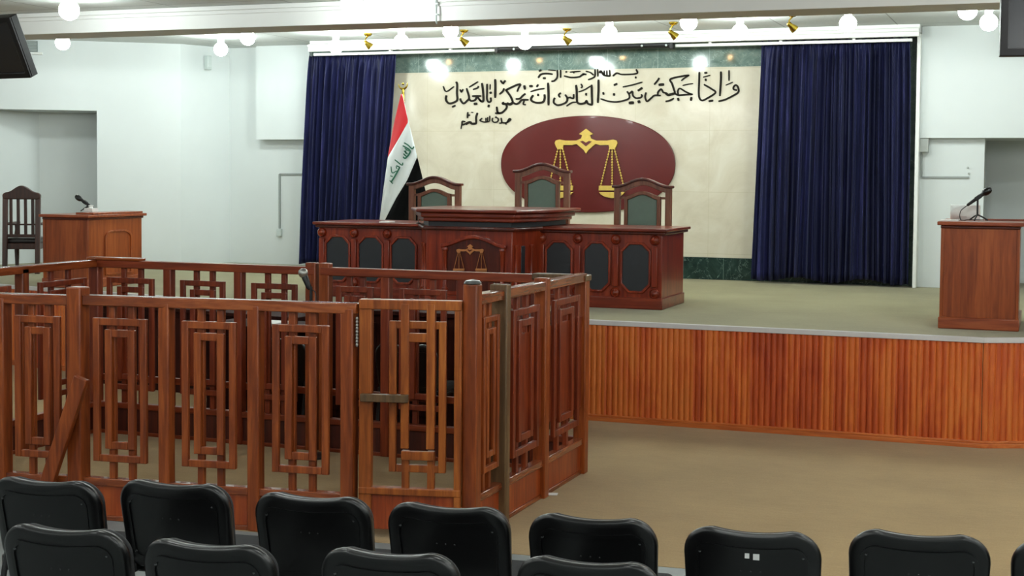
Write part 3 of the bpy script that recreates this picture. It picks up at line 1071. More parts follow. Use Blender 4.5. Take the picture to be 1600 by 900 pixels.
# ============================================================ judges' chairs
def judge_chair():
    t = thing('judge_chair', 'x', 'chair', (0, 0, 0), 'high-backed judges chairs')
    W, hc = 0.30, 0.075

    def crest(x):
        a = min(1, abs(x) / 0.31)
        return 1.112 + hc * (0.5 + 0.5 * math.cos(PI * min(1, a * 1.12)))
    xs = [-0.315 + 0.63 * i / 36 for i in range(37)]
    top = [(x, crest(x)) for x in xs]
    MB().xz(top + [(x, crest(x) - 0.028) for x in xs[::-1]], -0.05, 0.035).build('crest_cap', M['benchdark'], t, bevel=0.008)
    xs2 = [-0.285 + 0.57 * i / 30 for i in range(31)]
    MB().xz([(x, crest(x) - 0.024) for x in xs2] + [(x, crest(x) - 0.075) for x in xs2[::-1]], -0.028, 0.022).build('crest_rail', M['chairwood'], t, bevel=0.004)
    for s_ in (-1, 1):
        x = s_ * 0.265
        MB().box(x - 0.03, x + 0.03, -0.03, 0.03, 0.0, 1.10).build('post', M['chairwood'], t, bevel=0.006)
        MB().box(x - 0.025, x + 0.025, -0.50, -0.45, 0.0, 0.64).build('front_leg', M['chairwood'], t, bevel=0.006)
        MB().box(x - 0.035, x + 0.035, -0.53, 0.0, 0.64, 0.675).build('armrest', M['chairwood'], t, bevel=0.01)
        MB().box(x - 0.022, x + 0.022, -0.46, -0.02, 0.36, 0.43).build('side_rail', M['chairwood'], t, bevel=0.004)

    def arch(w, z0, zs_, zc):
        pts = [(-w, z0), (w, z0)]
        for i in range(21):
            u = 1 - i / 10
            pts.append((w * u, zs_ + (zc - zs_) * (0.5 + 0.5 * math.cos(PI * u)) ** 0.8))
        return pts
    o_, i_ = arch(0.188, 0.50, 1.0, 1.052), arch(0.152, 0.54, 0.968, 1.018)
    MB().ring(o_, i_, -0.035, 0.02).build('back_frame', M['chairwood'], t, bevel=0.006)
    MB().xz(arch(0.156, 0.535, 0.972, 1.022), -0.022, 0.012).build('back_cushion', M['greenleather'], t, bevel=0.012)
    MB().box(-0.27, 0.27, -0.03, 0.03, 0.44, 0.51).build('back_rail', M['chairwood'], t, bevel=0.005)
    for z in (0.62, 0.985):
        for s_ in (-1, 1):
            MB().box(min(s_ * 0.185, s_ * 0.24), max(s_ * 0.185, s_ * 0.24), -0.015, 0.012, z - 0.012, z + 0.012).build('back_bracket', M['chairwood'], t)
    MB().box(-0.27, 0.27, -0.50, -0.03, 0.36, 0.43).build('seat_frame', M['chairwood'], t, bevel=0.006)
    MB().box(-0.25, 0.25, -0.49, -0.035, 0.43, 0.50).build('seat_cushion', M['greenleather'], t, bevel=0.025, seg=3)
    return t


jc = judge_chair()
p = at_y(1005, 300, 13.72)
jc.location = (p.x, 13.95, S)
jc['label'] = 'high-backed judges chair with green panel behind the right wing of the bench'
kf = 13.95 / 13.72
# all three recomputed at their own depth
for u, v, lab, Y in ((1005, 278, None, 13.95), (848, 254, 'tallest-standing green-panelled judges chair behind the raised centre of the bench', 13.95),
                     (680, 274.5, 'green-panelled judges chair closest to the flag, behind the left bench wing', 13.95)):
    w_ = at_y(u, v, Y)
    z = w_.z - 1.19
    if lab is None:
        jc.location = (w_.x, Y, max(S, z) if z < S + 0.04 else z)
        jc.location.z = S if abs(z - S) < 0.06 else z
    else:
        o = dup(jc, (w_.x, Y, z), 0, lab)
        ph = z - S
        if ph > 0.005:
            struct(MB().box(w_.x - 0.42, w_.x + 0.42, Y - 0.60, Y + 0.3, S, z - 0.0005).build('chair_riser', M['stagecarpet']))

# ====================================================================== flag
YFL = 14.75


def fl(u, v, dy=0.0):
    return at_y(u, v, YFL + dy)


fg = thing('flag', 'red, white and black striped flag with green script draped on its pole', 'flag', (fl(640, 345).x, YFL + 0.05, S))
px0 = fl(628.5, 140)
bx0 = fl(643, 345)
MB().tube([(bx0.x, YFL + 0.05, S + 0.05), (px0.x, YFL + 0.02, px0.z)], 0.014, 12).build('pole', M['brass'], fg)
MB().lathe([(0.17, 0), (0.17, 0.03), (0.06, 0.06), (0.03, 0.09), (0.025, 0.14)], (bx0.x, YFL + 0.05, S), (0, 0, 1), 24).build('stand', M['brass'], fg)
cr = [(0.055 * math.cos(PI * 1.0 + PI * (i / 14) * 1.05), 0.055 * math.sin(PI * 1.0 + PI * (i / 14) * 1.05)) for i in range(15)]
m = MB().tube([(px0.x + a, YFL + 0.02, px0.z + 0.065 + b) for a, b in cr], [0.003 + 0.010 * math.sin(PI * i / 14) for i in range(15)], 8)
m.sphere((px0.x, YFL + 0.02, px0.z + 0.065), 0.014, 10, 8)
m.build('crescent_finial', M['brass'], fg)


def interp(tab, y):
    for (y0, x0), (y1, x1) in zip(tab[:-1], tab[1:]):
        if y <= y1:
            return x0 + (x1 - x0) * (y - y0) / (y1 - y0)
    return tab[-1][1]


TL = [(147, 626.5), (190, 616), (240, 607), (300, 598.5), (345, 593), (385, 592)]
TB1 = [(147, 628.5), (190, 638), (215, 624), (245, 606.5), (385, 560)]
TB2 = [(147, 629), (190, 639), (245, 652), (246, 651.5), (280, 637), (310, 619), (345, 601), (385, 580)]
TR = [(147, 629), (190, 638.5), (245, 652), (290, 663), (345, 676), (385, 684)]
rows = {0: [], 1: [], 2: []}
NR = 48
m = MB()
for part, mat in ((0, 'flagred'), (1, 'flagwhite'), (2, 'flagblack')):
    gr = []
    for j in range(NR + 1):
        y = 147 + (385 - 147) * j / NR
        l, r_ = interp(TL, y), interp(TR, y)
        b1 = min(max(interp(TB1, y), l), r_)
        b2 = min(max(interp(TB2, y), b1), r_)
        x0_, x1_ = ((l, b1), (b1, b2), (b2, r_))[part]
        row = []
        for i in range(9):
            x = x0_ + (x1_ - x0_) * i / 8
            dep = 0.022 * math.sin((x - 620 + (y - 250) * 0.28) * 0.22) * min(1, (y - 147) / 80)
            w_ = at_y(x, y, YFL - 0.03 + dep)
            row.append(w_)
        gr.append(row)
    nv, nf = len(m.v), len(m.f)
    m.grid(gr)
    for i in range(nf, len(m.f)):
        m.mi[i] = part
m.f, m.mi = zip(*[(f, i) for f, i in zip(m.f, m.mi)
                  if (m.v[f[0]] - m.v[f[1]]).length + (m.v[f[3]] - m.v[f[2]]).length > 1e-4])
m.f, m.mi = list(m.f), list(m.mi)
m.build('flag_cloth', [M['flagred'], M['flagwhite'], M['flagblack']], fg, solid=0.004, smooth=80)
FT = [([(365, 130), (430, 170), (490, 225), (520, 190)], 20), ([(345, 175), (460, 260), (390, 370), (350, 350)], 24),
      ([(375, 215), (440, 262)], 16), ([(365, 255), (420, 310)], 22), ([(355, 300), (400, 345)], 22), ([(400, 235), (385, 300)], 14),
      ([(220, 395), (330, 480), (345, 440)], 18), ([(300, 510), (230, 640), (160, 750)], 24), ([(245, 488), (300, 515)], 20),
      ([(160, 500), (180, 600), (250, 570)], 15), ([(240, 500), (255, 540)], 14), ([(150, 645), (190, 662)], 14), ([(140, 720), (190, 770)], 16)]
for w_ in (FT[:6], FT[6:]):
    strokes(w_, 595, 210, 10.0, 0.95, YFL - 0.058, thick=0.004).build('script', M['flaggreen'], fg, smooth=0)
gm = MB()
gg = [[at_y(x, y, YFL + 0.06) for x in (x0 - 3 - (y - 310) * 0.02, x0 + 3, x0 + 7)] for y, x0 in ((300, 657), (315, 652), (330, 645), (347, 637), (380, 632))]
gm.grid(gg)
gm.build('gold_fringe', M['gold'], fg, solid=0.006)

# ================================================================== lecterns
LT = 1.705


def lectern(x0, x1, y0, y1, top, label, arch_side=False):
    t = thing('lectern', label, 'lectern', ((x0 + x1) / 2, (y0 + y1) / 2, S))
    MB().box(x0, x1, y0, y1, S + 0.09, top - 0.05).build('body', M['lectern'], t, bevel=0.006)
    MB().box(x0 - 0.02, x1 + 0.02, y0 - 0.02, y1 + 0.02, S, S + 0.095).build('plinth', M['lecternx'], t, bevel=0.008)
    MB().box(x0 - 0.015, x1 + 0.015, y0 - 0.015, y1 + 0.015, top - 0.055, top - 0.03).build('top_moulding', M['lecternedge'], t, bevel=0.008)
    MB().box(x0 - 0.04, x1 + 0.04, y0 - 0.04, y1 + 0.04, top - 0.03, top).build('top_slab', M['lecternx'], t, bevel=0.006)
    for x in (x0, x1):
        MB().box(x - 0.012, x + 0.012, y0 - 0.008, y0 + 0.012, S + 0.09, top - 0.05).build('corner_strip', M['lectern'], t, bevel=0.004)
    return t


l0 = at_z(1464, 513, S)
xr0 = at_y(1471, 430, l0.y).x
xr1 = at_y(1590, 430, l0.y).x
lr = lectern(xr0, xr1, l0.y + 0.02, l0.y + 0.92, LT - 0.003, 'orange-brown wooden lectern at the front of the stage below the right-hand wall')
MB().box(xr0 + 0.3, xr1 + 0.04, l0.y + 0.5, l0.y + 0.54, LT - 0.003, LT + 0.012).build('book_stop', M['lecternx'], lr, bevel=0.004)
RYF = l0.y
zl = 1.60
cx_, cy_ = at_z(137, 336, zl).x, at_z(137, 336, zl).y
llx0 = at_y(67, 370, cy_).x
lly1 = at_x(224, 370, cx_).y
ll = lectern(llx0, cx_ - 0.02, cy_ + 0.02, min(lly1, cy_ + 1.35), zl, 'wooden witness lectern with an arched side panel, beside the slatted armchair')
LLX, LLY0, LLY1 = cx_ - 0.02, cy_ + 0.02, min(lly1, cy_ + 1.35)
ya, yb = LLY0 + 0.30 * (LLY1 - LLY0), LLY0 + 0.80 * (LLY1 - LLY0)
za, zb_ = S + 0.12, zl - 0.17


def arch_yz(ya, yb, za, zb_, c):
    pts = [(ya, za), (yb, za)]
    for i in range(7):
        t = PI / 2 * i / 6
        pts.append((yb - c + c * math.cos(t), zb_ - c * 0.6 + c * 0.6 * math.sin(t)))
    for i in range(7):
        t = PI / 2 * i / 6
        pts.append((ya + c - c * math.sin(t), zb_ - c * 0.6 + c * 0.6 * math.cos(t)))
    return pts


o_, i_ = arch_yz(ya, yb, za, zb_, 0.14), arch_yz(ya + 0.022, yb - 0.022, za + 0.02, zb_ - 0.02, 0.125)
m = MB().ring(o_, i_, -0.014, 0.004)
m.v = [Vector((LLX - v.y, v.x, v.z)) for v in m.v]
m.build('arch_moulding', M['lectern'], ll, bevel=0.004)
# ledge boards on the top of the left one
MB().box(llx0 + 0.35, LLX + 0.03, LLY0 + 0.06, LLY1 - 0.02, zl, zl + 0.022).build('reading_slope', M['lecternx'], ll, bevel=0.005)


# =============================================================== microphones
def desk_mic(label, loc, tip, tail, cable=True):
    """tripod stand at loc; microphone from tail to tip through the clip"""
    t = thing('microphone', label, 'microphone', loc)
    L = Vector(loc)
    tip, tail = Vector(tip), Vector(tail)
    d = (tip - tail).normalized()
    ln = (tip - tail).length
    mid = tail + d * ln * 0.45
    top = Vector((L.x, L.y, min(mid.z - 0.01, L.z + 0.5)))
    for a in (0.3, 2.4, 4.5):
        MB().tube([(L.x, L.y, L.z + 0.05), (L.x + 0.035 * math.cos(a), L.y + 0.035 * math.sin(a), L.z + 0.035),
                   (L.x + 0.085 * math.cos(a), L.y + 0.085 * math.sin(a), L.z + 0.006)], 0.0065).build('tripod_leg', M['blackmatte'], t)
    MB().tube([(L.x, L.y, L.z + 0.04), top, mid], 0.008).build('stem', M['blackmatte'], t)
    MB().obar(mid - d * 0.025, mid + d * 0.03, 0.035, 0.035).build('clip', M['blackmatte'], t, bevel=0.006)
    MB().lathe([(0.009, 0), (0.012, 0.01), (0.016, ln * 0.62), (0.018, ln * 0.68)], tail, d, 16).build('handle', M['blackmatte'], t)
    MB().lathe([(0.018, ln * 0.66), (0.027, ln * 0.72), (0.03, ln * 0.80), (0.029, ln * 0.9), (0.02, ln * 0.97), (0.004, ln)], tail, d, 18).build('head', M['blackplastic'], t)
    if cable:
        c = [tail, tail + Vector((-0.05, 0, -0.05)), tail + Vector((-0.045, 0.0, -0.12)), Vector((tail.x + 0.02, L.y, L.z + 0.008)),
             Vector((L.x + 0.05, L.y + 0.04, L.z + 0.006))]
        MB().tube(catmull(c, 8), 0.0035, 8).build('cable', M['blackmatte'], t)
    return t


my = RYF + 0.35
b_ = at_y(1527, 341, my)
desk_mic('black tripod microphone tilted to the right on the right lectern', (b_.x, my, LT - 0.003), at_y(1549, 294, my), at_y(1511, 321, my))
my = LLY0 + 0.45
zz = zl
b_ = at_y(140, 328, my)
tp, tl = at_y(118, 306, my), at_y(146, 325, my)
desk_mic('black desk microphone pointing up to the left on the witness lectern', (b_.x - 0.03, my, zl + 0.022), tp, tl, False)
tis = thing('tissue_box', 'small white tissue box under the microphone on the witness lectern', 'box', (b_.x + 0.09, my - 0.1, zl + 0.022))
bq = at_y(144, 329, my - 0.12)
tis.location = (bq.x, my - 0.14, zl + 0.022)
MB().box(bq.x - 0.05, bq.x + 0.055, my - 0.19, my - 0.09, zl + 0.022, zl + 0.062).build('box_body', M['white'], tis, bevel=0.004)
MB().lathe([(0.03, 0), (0.02, 0.015), (0.028, 0.03), (0.01, 0.035)], (bq.x, my - 0.14, zl + 0.06), (0, 0, 1), 9).build('tissue', M['paper'], tis)

# crumpled white bag on the right lectern
q = at_y(1504, 338, RYF + 0.3)
rnd = random.Random(5)
m = MB()
m.sphere((0, 0, 0), 1, 22, 14)
vv = []
from mathutils import noise as mnoise
for v in m.v:
    k_ = 1 + 0.28 * mnoise.noise(v * 2.1 + Vector((3, 1, 7))) + 0.14 * mnoise.noise(v * 5)
    vv.append(Vector((max(-0.115, min(0.12, v.x * 0.16 * k_)), v.y * 0.10 * k_, max(-0.055, min(0.07, v.z * 0.10 * k_)))))
mz = min(v.z for v in vv)
m.v = [v + Vector((q.x, RYF + 0.62, LT - 0.003 - mz)) for v in vv]
tag(m.build('plastic_bag', M['white'], smooth=40), 'crumpled white plastic bag behind the microphone on the right lectern', 'bag')
MBp = MB().box(q.x - 0.16, q.x - 0.02, RYF + 0.12, RYF + 0.28, LT - 0.003, LT + 0.006)
tag(MBp.build('notepad', M['paper'], bevel=0.002), 'white notepad lying at the left edge of the right lectern top', 'notepad')

# ============================================================= slatted armchair
cY = 13.75
pL, pR = at_y(6, 330, cY), at_y(63, 330, cY)
ztop = at_y(35, 290, cY).z
ac = thing('armchair', 'dark wooden slat-back armchair with a leather seat, seen from behind beside the witness lectern', 'chair', ((pL.x + pR.x) / 2, cY, S))
ax_, hw = (pL.x + pR.x) / 2, (pR.x - pL.x) / 2 * 0.80
H0 = ztop


def az_(v):
    return at_y(35, v, cY).z


zc0, zc1 = az_(311.5), az_(304.5)
for s_ in (-1, 1):
    x = ax_ + s_ * (hw - 0.022)
    MB().hexa([(x - 0.026, cY + 0.03, S), (x + 0.026, cY + 0.03, S), (x + 0.026, cY + 0.08, S), (x - 0.026, cY + 0.08, S),
               (x - 0.03, cY - 0.02, zc1), (x + 0.03, cY - 0.02, zc1), (x + 0.03, cY + 0.02, zc1), (x - 0.03, cY + 0.02, zc1)]).build('back_post', M['darkchair'], ac, bevel=0.005)
    xf = ax_ + s_ * (hw - 0.02)
    MB().lathe([(0.02, 0), (0.028, 0.03), (0.022, 0.06), (0.03, 0.3), (0.024, 0.36), (0.032, 0.42), (0.022, 0.5), (0.026, az_(349) - S)],
               (xf, cY - 0.46, S), (0, 0, 1), 14).build('front_leg', M['darkchair'], ac)
    MB().box(xf - 0.03, xf + 0.03, cY - 0.52, cY, az_(352), az_(348)).build('armrest', M['darkchair'], ac, bevel=0.01)
crest = []
for i in range(41):
    u = -1 + 2 * i / 40
    a = abs(u)
    z = zc1 + (ztop - zc1) * (0.5 + 0.5 * math.cos(PI * min(1, a * 1.25))) * 0.72 + (ztop - zc1) * 0.28 * (1 if a < 0.82 else max(0, (1 - a) / 0.18)) ** 0.6
    crest.append((ax_ + u * hw * 1.04, z))
bot = [(ax_ + hw * 1.04, zc1 - 0.035), (ax_ + hw * 0.9, zc0), (ax_ - hw * 0.9, zc0), (ax_ - hw * 1.04, zc1 - 0.035)]
MB().xz(crest + bot, cY - 0.03, cY + 0.03).build('crest_rail', M['darkchair'], ac, bevel=0.01)
sp = crest[10:31]
MB().ring([(ax_ + (x - ax_) * 1.15, zc0 + 0.03 + (z - zc0 - 0.03) * 0.8) for x, z in sp] , [(ax_ + (x - ax_) * 1.0, zc0 + 0.04 + (z - zc0 - 0.03) * 0.6) for x, z in sp], cY - 0.04, cY - 0.02).build('carving', M['darkchair'], ac, bevel=0.003)
zs0, zs1 = az_(369), zc0
for i in range(4):
    x = ax_ + (-0.6 + 0.4 * i) * hw
    MB().box(x - 0.017, x + 0.017, cY - 0.01, cY + 0.015, zs0, zs1 + 0.01).build('back_slat', M['darkchair'], ac, bevel=0.003)
MB().box(ax_ - hw * 0.9, ax_ + hw * 0.9, cY - 0.015, cY + 0.02, az_(352), az_(349.5)).build('cross_rail', M['darkchair'], ac, bevel=0.003)
MB().box(ax_ - hw * 0.9, ax_ + hw * 0.9, cY - 0.02, cY + 0.03, az_(371), az_(366)).build('cross_rail', M['darkchair'], ac, bevel=0.003)
zse = az_(376)
MB().box(ax_ - hw * 0.95, ax_ + hw * 0.95, cY - 0.48, cY + 0.03, zse - 0.1, zse - 0.03).build('seat_frame', M['darkchair'], ac, bevel=0.006)
MB().box(ax_ - hw * 0.92, ax_ + hw * 0.92, cY - 0.48, cY - 0.02, zse - 0.04, zse + 0.03).build('seat_cushion', M['blackleather'], ac, bevel=0.025, seg=3)

ac.rotation_euler = (0, 0, PI + 0.42)
# ====================================================== the defendants' dock
FA, FB = Vector((-5.128, 7.006, 0)), Vector((-3.638, 7.188, 0))
XS_, YBK_ = -3.02, 9.36
XLF = -7.02


def onf(u, v=620):
    p = at_plane(u, v, FA, FB)
    return Vector((p.x, p.y, 0))


def zf(u, v, a=FA, b=FB):
    return at_plane(u, v, a, b).z


dk = thing('dock', 'large fenced dock of orange-brown wooden lattice panels standing on the carpet', 'dock', (-5.0, 8.2, 0))
ZTOP = 0.5 * (zf(135, 455) + zf(557, 479))
ZB = (zf(135, 738) + zf(312, 753) + zf(538, 779)) / 3


class Bay:
    """vertical lattice bay between plan points p, q; o = outward (towards viewer) normal"""

    def __init__(s, p, q, out):
        s.p = Vector((p[0], p[1], 0))
        s.d = (Vector((q[0], q[1], 0)) - s.p)
        s.L = s.d.length
        s.d.normalize()
        n = Vector((s.d.y, -s.d.x, 0))
        if n.dot(Vector((out[0], out[1], 0))) < 0:
            n = -n
        s.n = n
        s.m = MB()

    def bar(s, s0, s1, z0, z1, n0, n1):
        c = []
        for z in (z0, z1):
            for a, b in ((s0, n0), (s1, n0), (s1, n1), (s0, n1)):
                e = s.p + s.d * a + s.n * b
                c.append((e.x, e.y, z))
        s.m.hexa(c)

    def frame(s, s0, s1, z0, z1, w_, n0, n1):
        s.bar(s0, s0 + w_, z0, z1, n0, n1)
        s.bar(s1 - w_, s1, z0, z1, n0, n1)
        s.bar(s0 + w_, s1 - w_, z1 - w_, z1, n0, n1)
        s.bar(s0 + w_, s1 - w_, z0, z0 + w_, n0, n1)


def lattice(p, q, out, z0, z1, half=0.035, wood_='fence'):
    b = Bay(p, q, out)
    a0, a1 = half, b.L - half
    W = a1 - a0
    H = z1 - z0
    w_ = min(0.042, W * 0.10)
    fx = lambda t: a0 + W * t
    fz = lambda t: z0 + H * t
    # two uprights over the whole height
    for t in (0.37, 0.63):
        b.bar(fx(t) - w_ / 2, fx(t) + w_ / 2, z0 - 0.01, z1 + 0.01, -0.022, 0.008)
    b.frame(fx(0.14), fx(0.86), fz(0.10), fz(0.93), w_, 0.009, 0.036)
    b.frame(fx(0.30), fx(0.70), fz(0.175), fz(0.865), w_ * 1.05, 0.010, 0.034)
    return b.m.build('lattice_panel', M[wood_], dk, bevel=0.004)


def base(p, q, out, zt_, wood_='panelwood', rail='fencex'):
    b = Bay(p, q, out)
    b.bar(0.0, b.L, 0.0, zt_ - 0.03, -0.015, 0.012)
    b.m.build('base_panel', M[wood_], dk, bevel=0.003)
    b = Bay(p, q, out)
    b.bar(0.0, b.L, zt_ - 0.045, zt_, -0.03, 0.03)
    b.m.build('base_rail', M[rail], dk, bevel=0.005)
    b = Bay(p, q, out)
    b.bar(0.0, b.L, 0.0, 0.03, -0.02, 0.022)
    b.m.build('foot_rail', M[rail], dk, bevel=0.005)


def post(p, w_, z1, wood_='fence', t=None, out=(0, -1), cap=False):
    b = Bay((p[0] - 0.001, p[1]), (p[0] + 0.001, p[1]), out) if out[0] == 0 else Bay((p[0], p[1] - 0.001), (p[0], p[1] + 0.001), out)
    h = w_ / 2
    t = t or w_
    b.bar(-h, h, 0, z1, -t / 2, t / 2)
    b.m.build('post', M[wood_], dk, bevel=0.008)


def rail(p, q, out, z1, h=0.06, t=0.075, wood_='fencex', ext=0.0):
    b = Bay(p, q, out)
    b.bar(-ext, b.L + ext, z1 - h, z1, -t / 2, t / 2)
    b.m.build('top_rail', M[wood_], dk, bevel=0.006)


OUT = (0.1, -1)
# --- front run
fp = [onf(u) for u in (4, 123, 260.5, 400, 546)]
flc = FA + (FB - FA).normalized() * ((XLF - FA.x) / (FB - FA).normalized().x)
pts = [flc, fp[0] + (flc - fp[0]) * 0.5] + fp
wid = [0.09, 0.075, 0.085, 0.098, 0.072, 0.075, 0.078]
for i, p in enumerate(pts):
    post(p, wid[i], ZTOP + (0.045 if i in (0, 3) else -0.03))
for i in range(len(pts) - 1):
    lattice(pts[i], pts[i + 1], OUT, ZB, ZTOP - 0.06, 0.045)
    base(pts[i], pts[i + 1], OUT, ZB)
nd = (FB - FA).normalized()
rail(pts[0], pts[3] - nd * 0.045, OUT, ZTOP - 0.005)
rail(pts[3] + nd * 0.045, pts[6] + nd * 0.05, OUT, ZTOP)
# diagonal brace nailed to the thick post
nf = Vector((nd.y, -nd.x, 0))
b0, b1 = at_plane(128, 590, FA + nf * 0.085, FB + nf * 0.085), at_plane(57, 812, FA + nf * 0.085, FB + nf * 0.085)
MB().obar(b0, (b1.x, b1.y, max(0.012, b1.z)), 0.085, 0.045, nd).build('diagonal_brace', M['fence'], dk, bevel=0.006)

# --- gate, hung between the front run and the right corner
GP, GQ = Vector((-3.598, 7.205, 0)), Vector((-3.045, 7.335, 0))
gd = (GQ - GP).normalized()
gn = Vector((gd.y, -gd.x, 0))
zg = at_plane(570, 467, GP, GQ).z
zgb = at_plane(640, 762, GP, GQ).z


def gs(u):
    e = at_plane(u, 620, GP, GQ)
    return (Vector((e.x, e.y, 0)) - GP).dot(gd)


def gz(u, v):
    return at_plane(u, v, GP, GQ).z


b = Bay(GP, GQ, OUT)
sL, sR = gs(572), gs(716)
b.bar(sL - 0.036, sL + 0.036, 0.05, zg - 0.005, -0.025, 0.025)
b.bar(sR - 0.02, sR + 0.02, 0.05, zg - 0.005, -0.025, 0.025)
b.bar(sL - 0.036, sR + 0.02, zg - 0.055, zg, -0.03, 0.032)
b.bar(sL - 0.036, sR + 0.02, zgb - 0.04, zgb, -0.03, 0.03)
gate = b.m.build('gate', M['gatewood'], dk, bevel=0.005)
b = Bay(GP, GQ, OUT)
b.bar(sL - 0.03, sR + 0.015, 0.055, zgb - 0.03, -0.014, 0.012)
b.m.build('base_panel', M['panelwood'], gate, bevel=0.003)
b = Bay(GP, GQ, OUT)
o0, o1 = gs(608), gs(697)
i0, i1 = gs(634), gs(674)
zt1, zb1 = gz(650, 502), gz(650, 738)
b.frame(o0, o1, zb1, zt1, 0.042, -0.02, 0.008)
for s_ in (i0, i1):
    b.bar(s_ - 0.023, s_ + 0.023, gz(650, 700), zg - 0.02, 0.009, 0.036)
    b.bar(s_ - 0.021, s_ + 0.021, zgb - 0.01, gz(650, 704), -0.02, 0.010)
b.bar(i0, i1, gz(650, 534), gz(650, 520), 0.004, 0.03)
b.bar(i0 - 0.02, i1 + 0.02, gz(650, 718), gz(650, 704), 0.004, 0.03)
b.m.build('lattice_panel', M['gatewood'], gate, bevel=0.004)
b = Bay(GP, GQ, OUT)
b.bar(gs(567), gs(641), gz(600, 625.5), gz(600, 613.5), 0.037, 0.075)
b.m.build('latch_bar', M['olive'], gate, bevel=0.004)
q = at_plane(561.5, 497, GP, GQ)
m = MB()
for i in range(9):
    m.sphere((q.x, q.y - 0.03, q.z - i * 0.0185), 0.0085, 8, 6, 1.3)
m.build('chain', M['silver'], gate)

# --- right side
SO = (1, -0.2)
ys = [at_x(u, 600, XS_).y for u in (781, 846)]
sp_ = [(XS_, 7.38), (XS_, ys[0]), (XS_, ys[1]), (XS_, YBK_)]
zs_top = (at_x(739, 460, XS_).z + at_x(834, 441, XS_).z + at_x(883, 433, XS_).z) / 3
ZS = zs_top
for i, p in enumerate(sp_):
    post(p, (0.085, 0.07, 0.085, 0.085)[i], ZS + (0.06, 0.03, 0.02, -0.02)[i], 'olive' if i == 1 else 'fence', 0.085 if i != 1 else 0.11, (1, 0))
MB().lathe([(0.045, 0), (0.05, 0.006), (0.04, 0.02), (0.0, 0.028)], (XS_, 7.38, ZS + 0.059), (0, 0, 1), 16).build('post_cap', M['greyframe'], dk)
for i in range(3):
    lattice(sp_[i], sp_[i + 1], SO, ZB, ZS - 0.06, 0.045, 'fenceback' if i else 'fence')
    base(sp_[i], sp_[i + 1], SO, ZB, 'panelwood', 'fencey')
    if i:
        b = Bay(sp_[i], sp_[i + 1], SO)
        b.bar(0.04, b.L - 0.04, ZB + (ZS - ZB) * 0.19, ZB + (ZS - ZB) * 0.74, -0.012, 0.014)
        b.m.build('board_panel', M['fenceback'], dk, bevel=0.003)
rail(sp_[0], sp_[1], SO, ZS, wood_='fencey')
rail(sp_[1], sp_[3], SO, ZS, wood_='fencey')

# --- back run (with its own narrow double post) and left side
zbk = (at_y(600, 421, YBK_).z + at_y(224, 407, YBK_).z) / 2
bu = (265, 375, 488, 509, 604, 722, 838)
bp = [(XLF, YBK_)] + [(at_y(u, 560, YBK_).x, YBK_) for u in bu] + [(XS_, YBK_)]
for i, p in enumerate(bp[:-1]):
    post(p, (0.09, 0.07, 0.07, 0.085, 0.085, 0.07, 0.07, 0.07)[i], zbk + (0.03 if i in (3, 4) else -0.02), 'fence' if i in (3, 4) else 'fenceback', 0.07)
for i in range(len(bp) - 1):
    if (bp[i + 1][0] - bp[i][0]) < 0.3:
        continue
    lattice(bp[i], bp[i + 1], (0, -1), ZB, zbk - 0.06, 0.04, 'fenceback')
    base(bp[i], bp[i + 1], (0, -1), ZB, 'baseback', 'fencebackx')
rail(bp[0], bp[3], (0, -1), zbk, ext=0.03, wood_='fencebackx')
rail(bp[4], bp[7], (0, -1), zbk, ext=0.03, wood_='fencebackx')
b = Bay(bp[7], bp[8], (0, -1))
b.bar(-0.02, b.L + 0.05, zbk - 0.035, zbk + 0.008, -0.06, 0.06)
b.m.build('top_rail', M['olive'], dk, bevel=0.008)
b = Bay(bp[0], (at_y(222, 405, YBK_).x, YBK_), (0, -1))
b.bar(-0.05, b.L, zbk - 0.001, zbk + 0.02, -0.05, 0.05)
b.m.build('top_board', M['fencex'], dk, bevel=0.006)
lp = [(XLF, flc.y + (YBK_ - flc.y) * t) for t in (0, 1 / 3, 2 / 3, 1)]
for p in lp[1:3]:
    post(p, 0.075, zbk - 0.02, 'fence', 0.075, (1, 0))
for i in range(3):
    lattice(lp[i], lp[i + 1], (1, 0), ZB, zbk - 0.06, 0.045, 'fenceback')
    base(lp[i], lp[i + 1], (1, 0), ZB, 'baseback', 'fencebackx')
rail(lp[0], lp[3], (1, 0), zbk, wood_='fencey')

# horizontal mid rail of the back run
b = Bay(bp[0], bp[3], (0, -1))
zm = at_y(254, 601, YBK_).z
b.bar(0.03, b.L - 0.03, zm - 0.0, zm + 0.05, -0.06, -0.028)
b.m.build('mid_rail', M['fencebackx'], dk, bevel=0.004)
b = Bay(bp[4], bp[8], (0, -1))
b.bar(0.03, b.L - 0.06, zm - 0.0, zm + 0.05, -0.06, -0.028)
b.m.build('mid_rail', M['fencebackx'], dk, bevel=0.004)

# --- microphone on a floor stand inside the dock
ym = 9.12
mh, mt = at_y(473, 425, ym), at_y(484, 452, ym)
fm = thing('microphone_stand', 'floor microphone stand with a silver-headed microphone inside the dock', 'microphone', (mt.x + 0.01, ym, 0))
MB().lathe([(0.13, 0), (0.13, 0.015), (0.03, 0.03), (0.012, 0.04)], (mt.x + 0.01, ym, 0), (0, 0, 1), 24).build('base', M['blackmatte'], fm)
MB().tube([(mt.x + 0.01, ym, 0.03), (mt.x + 0.01, ym, mt.z + 0.02)], 0.011, 12).build('pole', M['blackmatte'], fm)
d = (mh - mt)
ln = d.length
MB().lathe([(0.014, 0), (0.02, 0.02), (0.024, ln * 0.7), (0.022, ln * 0.75)], mt, d.normalized(), 16).build('handle', M['blackmatte'], fm)
MB().lathe([(0.022, ln * 0.72), (0.034, ln * 0.84), (0.036, ln * 1.0), (0.026, ln * 1.14), (0.004, ln * 1.2)], mt, d.normalized(), 18).build('head', M['silver'], fm)
